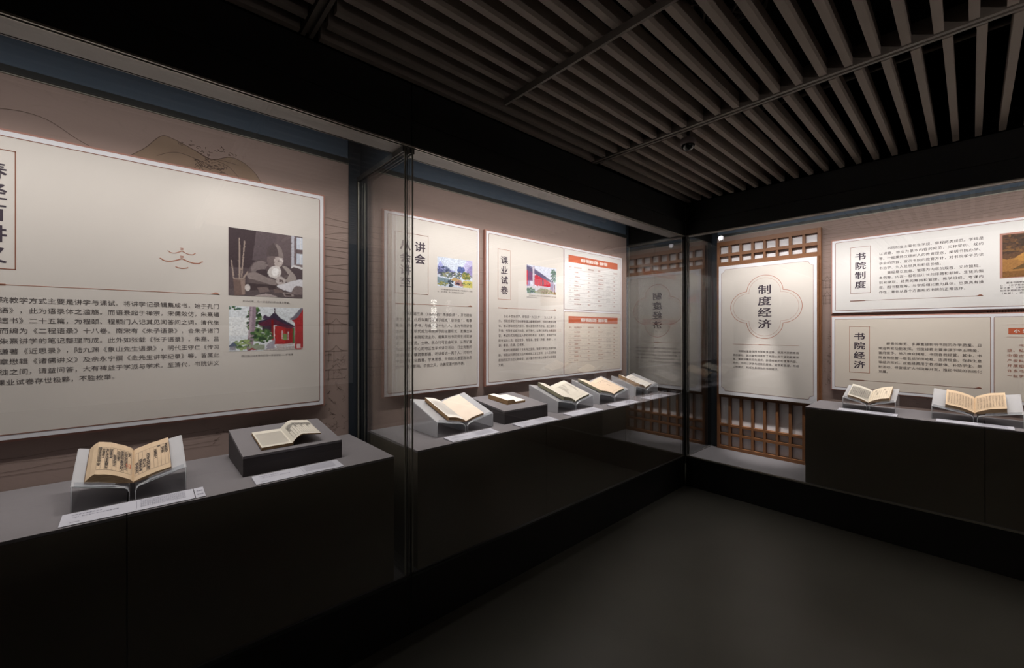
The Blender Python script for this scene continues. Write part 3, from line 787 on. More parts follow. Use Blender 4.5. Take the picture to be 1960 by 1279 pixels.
# photograph of a red pavilion
G1, G2, G3 = S(70, 100, 60), S(110, 140, 85), S(45, 70, 45)
sh = [(S(222, 228, 234), FULL), (S(236, 240, 243), R(0, .35, .3, .75))]
sh += foliage(.06, .96, .09, .06, 20, [G1, S(90, 120, 110)], .02) + foliage(.33, .62, .09, .36, 90, [G1, G2, G3], .03)
sh += [(S(150, 130, 145), [(.22, .05), (.29, .05), (.33, .5), (.34, 1), (.26, 1), (.25, .5)]), (S(178, 160, 170), [(.24, .3), (.28, .3), (.30, 1), (.28, 1)])]
sh += [(S(178, 44, 46), R(.56, .14, .83, .56)), (S(150, 34, 38), R(.74, .16, .87, .52)), (S(60, 44, 60), R(.42, .42, .56, .60)), (S(200, 190, 190), [(.60, .12), (.9, .18), (.9, .14), (.62, .06)])]
sh += [(S(92, 42, 62), [(.38, .66), (.44, .70), (.52, .76), (.58, .86), (.62, .84), (.70, .70), (.84, .58), (.88, .55), (.80, .50), (.60, .58), (.40, .56)]), (S(60, 50, 70), [(.38, .68), (.50, .74), (.59, .88), (.66, .76), (.84, .60), (.86, .56), (.76, .60), (.62, .70), (.55, .74), (.40, .64)]), (S(90, 80, 90), R(.582, .84, .602, .97)), (S(74, 56, 80), [(.42, .72), (.46, .82), (.50, .78), (.54, .78), (.52, .74)])]
sh += [(S(130, 28, 32), R(.545, .26, .575, .70)), (S(235, 225, 225), R(.58, .2, .59, .56)), (S(205, 205, 210), R(.69, .26, .70, .46)), (S(120, 150, 90), R(.71, .24, .76, .38)), (S(205, 205, 210), R(.775, .24, .785, .44)), (S(80, 110, 60), R(.845, .16, .87, .52))]
sh += foliage(.42, .35, .13, .16, 70, [G1, G2, G3, S(60, 100, 50)], .028) + foliage(.2, .15, .16, .10, 40, [G2, S(150, 170, 110), G1], .028)
sh += [(S(165, 160, 172), [(.47, .02), (.50, .16), (.56, .22), (.60, .28), (.59, .08), (.64, .02)]), (S(190, 182, 180), [(.44, 0), (1, 0), (1, .06), (.9, .10), (.6, .06)]), (S(150, 160, 140), R(.25, .02, .46, .14))]
sh += [(S(176, 52, 56), [(.83, .7), (.92, .82), (1, .98), (1, .06), (.88, .04), (.88, .6)]), (S(120, 116, 130), [(.80, .73), (.86, .80), (.95, .98), (1, .99), (.93, .80), (.86, .71)]), (S(220, 200, 200), R(.90, .04, .96, .14)), (S(150, 40, 44), [(.24, .02), (.29, .08), (.35, .02)]), (S(90, 100, 124), [(0, .12), (.06, .21), (.11, .12), (0, .10)]), (S(150, 150, 160), R(.01, .03, .09, .11))]
b.photo(.335, .680, 1.442, 1.672, sh + speckle(sh, 900, .011, .20), grain=.10)
b.text(lines(['四川乐山乌尤寺内的马一浮讲学处——旷怡亭'], .388, .630, 1.416, .02, .0125), M['inktext'], 'caption_text')

# ---- board 2
b = Board('exhibit_board', LEFT, 1.160, 1.917, 1.122, 2.316, 'narrow upright cream board with a landscape photograph, behind the glass joint', group='cream text boards on the walls')
b.field(1.181, 1.900, 1.142, 2.299, M['cream'], lw=.003)
b.frame(1.232, 1.477, 1.793, 2.194, M['brownline'], .003, 'title_frame')
b.text(column('讲会', 1.414, 2.113, .082, .084, .070) + column('从会讲至', 1.306, 2.113, .082, .084, .070), M['ink'], 'title_lettering', .02)
b.rule(1.234, 1.850, 1.724, .14)
b.text(lines(['　　南宋乾道三年（1167）的“朱张会讲”，开书院会', '讲之先河。此后朱熹门人弟子组成“联讲会”，每季', '集会，讲朱子书，与会者常十七八人，此为书院讲会', '之开端。至明代成为书院讲学的主要形式，发展出讲', '会制度，各书院轮流主办，邀集其他书院师生共同讲',
              '论，当地官员、士绅、民众均可自由听讲，从而扩展', '为以书院为中心的地区性学术讲习活动，订立完整的', '讲会制度，横跨数郡县，听讲者达一两千人，对明代', '中后期的文化教育、学术思想、世俗民风甚至政治态', '势产生重大影响。讲会之风，沿袭至清代而不衰。'], 1.234, 1.850, 1.660, .0393, .0262, ragged=(9,)), M['inktext'], bold=.006)
sh = [(S(205, 215, 232), FULL), (S(160, 165, 215), [(0, .62), (.08, .86), (.16, .72), (.3, .6), (.5, .55), (0, .4)]), (S(190, 185, 222), [(.68, .62), (.78, .86), (.86, 1), (1, 1), (1, .5)]), (S(150, 140, 190), [(.8, .55), (.9, .75), (1, .85), (1, .45)])]
sh += foliage(.16, .56, .2, .12, 60, [S(90, 95, 140), S(110, 120, 150), S(70, 80, 110)], .035) + foliage(.66, .62, .10, .10, 50, [S(90, 105, 160), S(80, 95, 140)], .035)
sh += foliage(.5, .42, .5, .10, 120, [S(110, 125, 110), S(80, 90, 100), S(150, 150, 120), S(130, 120, 140)], .03)
sh += [(S(120, 140, 150), [(0, .12), (.3, .10), (.34, .28), (0, .32)]), (S(205, 195, 110), R(.72, .02, 1, .26)), (S(190, 160, 110), [(.34, .26), (.5, .34), (.7, .24), (.5, .2)])]
sh += foliage(.80, .42, .12, .13, 60, [S(120, 130, 70), S(90, 105, 70), S(160, 150, 80)], .03) + foliage(.36, .12, .08, .12, 30, [S(80, 90, 100), S(60, 70, 85)], .03)
sh += [(S(170, 130, 125), [(.48, .1), (.52, .24), (.62, .26), (.74, .16), (.7, .06)]), (S(60, 50, 70), [(.5, .12), (.55, .19), (.62, .16), (.62, .1)])] + foliage(.14, .1, .14, .06, 24, [S(110, 120, 80), S(150, 150, 90)], .025) + foliage(.84, .16, .14, .04, 24, [S(90, 110, 80), S(180, 175, 90)], .025)
b.photo(1.55, 1.853, 1.859, 2.066, sh + speckle(sh, 900, .014, .25), grain=.14)
b.text(lines(['　　武夷精舍是朱熹讲学的武夷山下隐屏峰下，环境', '优，古树掩映，溪水武夷精舍遗址近景。'], 1.55, 1.853, 1.838, .0165, .0115, ragged=(1,)), M['inktext'], 'caption_text')

# ---- board 3
b = Board('exhibit_board', LEFT, 1.988, 3.832, 1.122, 2.319, 'wide cream board whose right half holds two tables under brick-red banners', group='cream text boards on the walls')
b.field(2.010, 2.887, 1.143, 2.300, M['cream'], lw=.003)
b.field(2.900, 3.810, 1.742, 2.300, M['pale'], lw=.003, name='table_field')
b.field(2.900, 3.810, 1.143, 1.722, M['cream2'], lw=.003, name='table_field')
b.frame(2.104, 2.237, 1.795, 2.193, M['copper'], .003, 'title_frame')
b.text(column('课业试卷', 2.170, 2.110, .0805, .078, .068), M['ink'], 'title_lettering', .02)
b.rule(2.104, 2.787, 1.726, .104)
b.text(lines(['　　自孔子杏坛讲学，即强调“为己之学”“为人之学”之', '分。书院发展史几与科举制度之盛衰相始终，书院的教学与考', '试，或以猎取功名为指引，或以道德修养为宗旨，或二者并行', '不悖。书院考试成为制度，始于宋代，以德行和学业为考试内', '容，考试形式则有招生入学和平时考课。至清代，考课成为书',
              '院考试的主流，名目繁多，有官课、堂课（师课、斋课）、小', '课；季课、月课、日课等。', '　　晚清时期遭逢数千年未有之变局，随着科举取士制度的废', '除，书院以科举功名为业的格局随之发生逆转，士人应当前途', '前后的文风与士心的嬗变，从大量存世的课业试卷可以窥得其', '大概。'], 2.108, 2.787, 1.662, .0390, .0245, ragged=(6, 10)), M['inktext'], bold=.004)
sh = [(S(205, 210, 226), FULL), (S(150, 130, 175), R(0, .25, .12, .75))]
sh += [(S(88, 84, 115), [(0, .95), (.18, .88), (.55, .70), (.86, .50), (.84, .46), (.5, .58), (.2, .74), (0, .80)]), (S(120, 118, 145), [(0, .99), (.2, .92), (.62, .66), (.84, .52), (.55, .70), (.18, .88), (0, .95)])]
sh += [(S(190, 38, 62), [(.26, .32), (.26, .68), (.52, .58), (.78, .46), (.78, .30), (.5, .30)]), (S(110, 70, 110), [(.03, .45), (.2, .44), (.2, .74), (.03, .80)]), (S(200, 40, 60), R(0, .3, .03, .8)), (S(70, 40, 80), R(.50, .32, .55, .56))]
for k in range(9): sh.append((S(120, 60, 100) if k % 2 else S(215, 60, 80), R(.29 + .052 * k, .34, .30 + .052 * k, .56 - .012 * k)))
sh += [(S(196, 186, 200), R(.19, .15, .255, .98)), (S(150, 142, 160), R(.235, .15, .255, .98)), (S(200, 196, 205), [(0, .24), (.26, .28), (.82, .26), (.82, .18), (0, .16)]), (S(160, 150, 175), [(.76, .1), (.80, .50), (.9, .5), (.9, .04)]), (S(165, 155, 120), R(.25, .02, 1, .12)), (S(150, 155, 130), [(.22, .04), (.45, .22), (.7, .2), (.9, .04)])]
sh += foliage(.90, .72, .09, .26, 60, [S(90, 120, 110), S(120, 150, 130), S(70, 90, 90)], .028) + foliage(.14, .11, .15, .09, 40, [S(70, 110, 90), S(100, 130, 110), S(50, 80, 90)], .035) + foliage(.6, .12, .28, .07, 36, [S(150, 140, 130), S(120, 130, 100), S(180, 165, 150)], .03)
sh += [(S(110, 60, 60), R(.93, .05, .955, .4))]
b.photo(2.419, 2.789, 1.861, 2.102, sh + speckle(sh, 800, .012, .20), grain=.10)
b.text(lines(['　　福州鳌峰书院，为明代正学祠，后又改鳌峰书院，是清代福建', '规模宏大的四大书院之一。'], 2.419, 2.789, 1.845, .0165, .0115, ragged=(1,)), M['inktext'], 'caption_text')
for zt, zb, title, zr, n, hdr in ((2.251, 2.184, '晚清书院课业试卷·刻本书影', 2.140, 8, 2.117), (1.6805, 1.614, '晚清书院课业试卷·稿抄本书影', 1.574, 8, 1.550)):
    b.rect(2.958, 3.754, zb, zt, M['banner'], 'red_banner')
    n_ = len(title); w = .43
    b.text([(c, 3.355 - w / 2 + w * (k + .5) / n_, (zt + zb) / 2, .036, .036) for k, c in enumerate(title)], M['whitetext'], 'banner_text', .03, .0016)
    it = []
    def put(s_, txt, s0, z, sz): 
        for k, c in enumerate(s_): it.append((c, s0 + sz * (k + .5), z, sz, sz))
    for t, s0 in (('序号', 2.965), ('课业试卷名称', 3.04), ('书院所在地', 3.245), ('题名', 3.415), ('馆藏情况', 3.675)): put(t, 0, s0, zr, .0185)
    names = ['广雅课艺', '东山书院课卷', '江阴课卷一', '学海堂课艺一册', '格致书院课艺', '丁酉南菁课卷', '经心书院', '致用书院课文集']
    pl = ['广东', '福建省', '江苏', '上海', '湖北省', '浙江', '湖南', '四川省']
    nt_ = ['题字', '孝弟力田之学', '经义三题论', '史论二题', '诗赋策论各题', '论语经解', '说文', '算学时务策论']
    for i in range(n):
        z = hdr - .0215 - .0428 * i if zt > 2 else hdr - .019 - .0380 * i
        put('一二三四五六七八'[i], 0, 2.975, z, .013); put(names[(i * 3 + int(zt)) % 8], 0, 3.04, z, .0145); put(pl[(i + int(zt)) % 8], 0, 3.245, z, .0145)
        put(nt_[(i * 5 + int(zt)) % 8], 0, 3.415, z, .0145); put('馆藏', 0, 3.675, z, .0145)
    b.text(it, M['redtext'], 'table_text', .004)
    for f_ in b.fields:
        for ch in f_[4].children:
            if ch.name.startswith('table_text'): ch['kind'] = 'stuff'
    mb = MB(); y = b.D - .0012
    for i in range(n + 1):
        z = hdr - (.0428 if zt > 2 else .0380) * i
        if i == n and zt > 2: continue
        mb.raw([(2.955 - b.s0, y, z - .0005 - b.z0), (3.757 - b.s0, y, z - .0005 - b.z0), (3.757 - b.s0, y, z + .0005 - b.z0), (2.955 - b.s0, y, z + .0005 - b.z0)], [(0, 1, 2, 3)])
    mb.build('table_rules', M['inktext'], b.on(3.3, zb))

# ---- board R1, R2 on the back wall
b = Board('exhibit_board', BACK, -.830, 1.10, 1.702, 2.338, 'upper wide white board on the back wall, with a framed ochre painting print', group='cream text boards on the walls')
b.field(-.806, 1.08, 1.721, 2.320, M['pale'], lw=.003)
b.frame(-.702, -.571, 1.867, 2.261, M['brownline'], .003, 'title_frame')
b.text(column('书院制度', -.6365, 2.181, .0807, .076, .066), M['ink'], 'title_lettering', .02)
b.rule(-.705, .058, 1.801, .10, M['brownline'])
b.text(lines(['　　书院制度主要包含学规、章程两类规范。学规是', '以进德、修业为基本内容的规范，又称学约、规约', '等。一般秉持立德树人的教育理念，阐明书院办学、', '讲会的宗旨，宣示书院的教育方针，对书院学子的读', '书治学、为人处世具有积极价值。', '　　章程是以监督、管理为内容的规程，又称馆规、',
              '条例等，内容一般包括山长的择聘和薪酬、生徒的甄', '别和录取、经费的筹措和管理、教学组织、考课内', '容、图书整理等，与学规相比更为具体，也更具有操', '作性，意在从各个方面规范书院的正常运作。'], -.517, .060, 2.224, .0400, .0245, ragged=(4, 9)), M['inktext'], bold=.008)
b.rect(.135, .60, 1.920, 2.240, M['rim'], 'painting_border', .0008)
sh = [(S(150, 108, 62), FULL), (S(92, 66, 48), [(0, .45), (0, 1), (1, 1), (1, .7), (.6, .85), (.35, .8), (.2, .5)]), (S(122, 86, 50), R(0, 0, 1, .14)), (S(70, 52, 42), [(0, .55), (0, .95), (.2, .95), (.28, .75), (.16, .6)])]
sh += foliage(.12, .78, .14, .2, 50, [S(66, 52, 42), S(84, 62, 46), S(110, 80, 50)], .03) + foliage(.5, .88, .5, .1, 60, [S(66, 52, 42), S(90, 64, 44), S(60, 46, 40)], .035)
sh += [(S(170, 124, 66), [(.12, .4), (.3, .62), (.5, .66), (.6, .5), (.4, .36)]), (S(96, 74, 46), [(.1, .18), (.22, .3), (.5, .28), (.44, .2)])]
b.photo(.148, .587, 1.925, 2.228, sh + speckle(sh, 700, .012, .22), 'printed_painting')
b.text(lines(['　　嘉靖书院学规石刻拓片', '日”（父子有亲、君臣有', '学之序”（博学之、审问', '院的学规和办学产生影响', '（局部），现藏书院馆'], .135, .312, 1.886, .0185, .0145), M['inktext'], 'caption_text')

b = Board('exhibit_board', BACK, -.832, 1.10, 1.026, 1.667, 'lower wide cream board on the back wall, split into two fields, behind two open books', group='cream text boards on the walls')
b.field(-.811, .092, 1.050, 1.645, M['cream2'], lw=.0026)
b.field(.109, 1.08, 1.050, 1.645, M['cream2'], lw=.0026)
b.frame(-.709, -.576, 1.187, 1.581, M['copper'], .003, 'title_frame')
b.text(column('书院经济', -.643, 1.496, .0805, .076, .066), M['ink'], 'title_lettering', .02)
b.rule(-.709, .052, 1.121, .097, M['brownline'])
b.text(lines(['　　经费的有无、多寡直接影响书院的办学质量、日', '常运转和功能发挥。书院经费主要来源于帝王赐金、', '官府拨予、地方绅众捐赠、书院自我经营。其中，书', '院自我经营一般包括学田地租、店房租金、存典生息', '等经济形式。这些经费用于教师薪俸、补助学生、祭', '祀活动、修复或扩大书院等开支，推动书院的长远化', '发展。'], -.521, .052, 1.438, .0386, .0245, ragged=(6,)), M['inktext'], bold=.008)
b.rect(.175, .42, 1.520, 1.565, M['banner'], 'red_banner')
b.rect(.168, .43, 1.5865, 1.5885, M['copper'], 'banner_rule'); b.rect(.168, .43, 1.5005, 1.5025, M['copper'], 'banner_rule')
b.text([(c, .213 + .040 * k, 1.5425, .028, .026) for k, c in enumerate('小知识')], M['whitetext'], 'banner_text', .03, .0016)
b.text(lines(['　　书院', '拨、私家', '中国古代', '产资料，', '开展相关', '许多书院', '一些学者'], .168, .272, 1.442, .0360, .0235), M['redtext'], bold=.008)

# ------------------------------------------------------------------ lattice screen
r = wroot('lattice_screen', BACK, -1.8115, 4.6095, .3020)
tag(r, 'tall walnut lattice screen framing a cream board with a four-lobed emblem', 'screen')
X0, Z0 = -1.8115, .3020
def lat(mb): return mb
def lbox(a, b_, c, d, y0, y1, name, m, bev=.0012):
    return MB().box(a - X0, b_ - X0, y0, y1, c - Z0, d - Z0).build(name, m, r, bevel=bev)
lbox(-1.8115, -1.7845, .3020, 2.478, -.046, -.001, 'stile', M['wood']); lbox(-.9345, -.9065, .3020, 2.478, -.046, -.001, 'stile', M['wood'])
for c, d in ((2.434, 2.478), (2.226, 2.262), (.845, .875), (.3020, .3345)): lbox(-1.7840, -.9350, c, d, -.044, -.001, 'rail', M['wood'])
lbox(-1.7840, -.9350, 2.3215, 2.3535, -.042, -.006, 'horizontal_bar', M['wood'])
for c, d in ((.541, .565), (.447, .472)): lbox(-1.7840, -.9350, c, d, -.042, -.006, 'horizontal_bar', M['wood'])
for seg in ((2.3540, 2.4335), (2.2625, 2.3210), (.5655, .8445), (.4725, .5405), (.3350, .4465)):
    first = None
    for k in range(7):
        xa = -1.7840 + .0845 + .108 * k
        if first is None:
            first = MB().box(0, .0235, -.042, -.006, 0, seg[1] - seg[0]).build('vertical_bar', M['wood'], r, bevel=.0012); o = first
        else:
            o = first.copy(); COL.objects.link(o)
        o.location = (xa - X0, 0, seg[0] - Z0)
for z0, z1 in ((2.3540, 2.4335), (2.2625, 2.3210), (.5655, .8445), (.4725, .5405), (.3350, .4465)):
    first = None
    for k in range(8):
        xa = -1.7840 + .108 * k + .0006
        if first is None:
            first = MB().box(0, .0832, -.0075, -.0035, .0006, z1 - z0 - .0006).build('paper_pane', M['paper'], r); o = first
        else:
            o = first.copy(); COL.objects.link(o)
        o.location = (xa - X0, 0, z0 - Z0)
b = Board.__new__(Board); b.s0 = -1.7835; b.z0 = .878; b.w = .850; b.h = 1.338; b.r = r; b.D = -.0695
# the board lies in front of the screen bars
MB().box(b.s0 - .012 - X0, b.s0 + b.w + .012 - X0, -.0475, -.0655, b.z0 - .014 - Z0, b.z0 + b.h + .010 - Z0).build('board_frame', M['wood'], r, bevel=.0015)
MB().box(b.s0 - X0, b.s0 + b.w - X0, -.0695, -.0660, b.z0 - Z0, b.z0 + b.h - Z0).build('white_face', M['white'], r, bevel=.0006)
b.s0, b.z0 = X0, Z0
A, B_, C_, D_ = -1.757, -.960, .917, 2.180
q = .036
def chamf(rr, off=0):
    pts = []
    for cx, cz, a0 in ((B_, D_, 270), (A, D_, 0), (A, C_, 90), (B_, C_, 180)):
        seq = range(0, 7)
        arc = []
        for k in seq:
            t = math.radians(a0 - 15 * k)
            arc.append((cx + rr * math.cos(t), cz + rr * math.sin(t)))
        pts += arc
    return pts
def corner_path(rr):
    pts = []
    # bottom right, top right, top left, bottom left; concave quarter circles
    for cx, cz, a0, a1 in ((B_, C_, 180, 90), (B_, D_, 270, 180), (A, D_, 360, 270), (A, C_, 90, 0)):
        for k in range(7):
            t = math.radians(a0 + (a1 - a0) * k / 6); pts.append((cx + rr * math.cos(t), cz + rr * math.sin(t)))
    return pts
cp = corner_path(q)
MB().raw([(p[0] - X0, b.D - .0006, p[1] - Z0) for p in cp], [tuple(range(len(cp)))]).build('cream_field', M['cream'], r)
mb = MB(); ribbon(mb, [(p[0] - X0, p[1] - Z0) for p in cp + [cp[0]]], .0024, b.D - .001); mb.build('border_line', M['brownline'], r)
# four-lobed emblem
def quatre(rad, lobe, off, cx=-1.3545, cz=1.7775):
    # four circles of radius lobe centred at distance off; outline stays outside all
    pts = []
    for i in range(4):
        a = PI / 2 * i
        ccx, ccz = cx + off * math.cos(a), cz + off * math.sin(a)
        # half-angle at which it meets the neighbour
        # distance from lobe centre to diagonal line
        import math as mm
        h = off * math.sin(PI / 4); ang = math.acos(max(-1, min(1, -h / lobe))) if lobe > h else PI
        th = PI / 4 + math.asin(min(1, h / lobe)) if lobe > h else PI
        for k in range(25):
            t = a - th + 2 * th * k / 24
            pts.append((ccx + lobe * math.cos(t), ccz + lobe * math.sin(t)))
    return pts + [pts[0]]
mb = MB(); ribbon(mb, [(p[0] - X0, p[1] - Z0) for p in quatre(0, .158, .1525)], .0048, b.D - .001); mb.build('emblem_outline', M['copper'], r)
mb = MB(); ribbon(mb, [(p[0] - X0, p[1] - Z0) for p in quatre(0, .137, .1475)], .0020, b.D - .001); mb.build('emblem_inner_line', M['copper'], r)
b.text(column('制度经济', -1.353, 1.948, .1124, .122, .094), M['ink'], 'title_lettering', .02)
mb = MB()
for x0, x1, h in ((-1.644, -1.068, .0011), (-1.407, -1.303, .0035)):
    mb.raw([(x0 - X0, b.D - .0012, 1.406 - h - Z0), (x1 - X0, b.D - .0012, 1.406 - h - Z0), (x1 - X0, b.D - .0012, 1.406 + h - Z0), (x0 - X0, b.D - .0012, 1.406 + h - Z0)], [(0, 1, 2, 3)])
mb.build('divider_line', M['copper'], r)
b.text(lines(['　　书院制度是保障书院有序运转，提高书院教育质', '量的基础，其内容包括体现了书院士志于道的教育宗', '旨、兼容并蓄的文化追求、崇德修身的价值等内容。', '另外，书院以讲学与经费的筹措、经营和管理，形成', '三种模式，构成独具特色的书院经济。'], -1.644, -1.068, 1.336, .0405, .0245, ragged=(4,)), M['inktext'], bold=.008)

# ------------------------------------------------------------------ slanted blocks
def riser(s0, s1, label):
    r = wroot('slanted_block', LEFT, (s0 + s1) / 2, -2.080, .9205)
    tag(r, label, 'display block', 'slanted display blocks')
    w = (s1 - s0) / 2; d = .38; a, c = .0885, .1345
    MB().hexa([(-w, 0, 0), (w, 0, 0), (w, d, 0), (-w, d, 0), (-w, 0, a - .012), (w, 0, a - .012), (w, d, c - .012), (-w, d, c - .012)]).build('body', M['block_side'], r, bevel=.0015)
    MB().hexa([(-w, 0, a - .0115), (w, 0, a - .0115), (w, d, c - .0115), (-w, d, c - .0115), (-w, 0, a), (w, 0, a), (w, d, c), (-w, d, c)]).build('top_panel', M['plinth'], r, bevel=.0012)
riser(.328, .743, 'slanted grey block in the nearest case, carrying an open ruled book')
riser(1.807, 2.224, 'slanted grey block in the middle case, carrying a small thick book')

# ------------------------------------------------------------------ acrylic cradles and open books
SL = lambda W: (.0885 - .052) / (W / 2)
def cradle(wall, s, front, W, D, rise, label):
    r = wroot('book_cradle', wall, s, front, .9205)
    tag(r, label, 'book stand', 'acrylic book cradles')
    h = W / 2; sl = SL(W); k = rise / D
    def sheet(prof, d0, d1, name, m, edge=True):
        vs = [(x, d, z + (k * (d - d0) if up else 0)) for d in (d0, d1) for x, z, up in prof]
        n = len(prof)
        o = MB().raw(vs, [(i, i + 1, n + i + 1, n + i) for i in range(n - 1)]).build(name, m, r)
        sm = o.modifiers.new('thickness', 'SOLIDIFY'); sm.thickness = .0035; sm.offset = 0
        return o
        return o
    for sg, nm in ((-1, 'left'), (1, 'right')):
        wing = [(sg * .010, .034, True), (sg * .012, .043, True), (sg * .020, .0505, True), (sg * .032, .0545, True)]
        wing += [(sg * x, .052 + sl * x, True) for x in (.05, h * .6, h)]
        wo = sheet(wing, 0, D, 'wing', M['acrylic'])
        sheet([(sg * (h + .001), 0, False), (sg * (h + .001), .0885, True)], 0, D, 'outer_leg', M['acrylic'])
        sheet([(sg * .0085, 0, False), (sg * .0085, .0335, True)], 0, D, 'inner_leg', M['acrylic_clear'])
        # front lip that keeps the book from sliding
        lip = [(sg * x, -.003, .053 + sl * x) for x in (.045, h * .55, h - .006)]
        vs = lip + [(p[0], p[1] - .004, p[2] + (.016 if i else .012)) for i, p in enumerate(lip)]
        o = MB().raw(vs, [(0, 1, 4, 3), (1, 2, 5, 4)]).build('front_lip', M['acrylic_clear'], wo)
        sm = o.modifiers.new('thickness', 'SOLIDIFY'); sm.thickness = .003; sm.offset = 0
        e = MB()
        e.tube([(sg * h, -.002, .001), (sg * h, -.002, .0885)], .0014, 6)
        e.tube([(sg * .0085, -.002, .001), (sg * .0085, -.002, .033), (sg * .012, -.002, .043), (sg * .020, -.002, .0505), (sg * h, -.002, .0885)], .0014, 6)
        e.build('polished_edge', M['acrylic_edge'], wo, smooth=True)
    return r, sl, k

TXT = '学而时习之不亦说乎有朋自远方来不亦乐乎人不知而不愠不亦君子乎其为人也孝弟而好犯上者鲜矣不好犯上而好作乱者未之有也君子务本本立而道生孝弟也者其为仁之本与巧言令色鲜矣仁吾日三省吾身为人谋而不忠乎与朋友交而不信乎传不习乎道千乘之国敬事而信节用而爱人使民以时弟子入则孝出则弟谨而信泛爱众而亲仁行有余力则以学文'
def pmat(nm, c, var=.10):
    return mat(nm, c, .85, spec=.15, bump=.12, bscale=120, var=var, vscale=22)

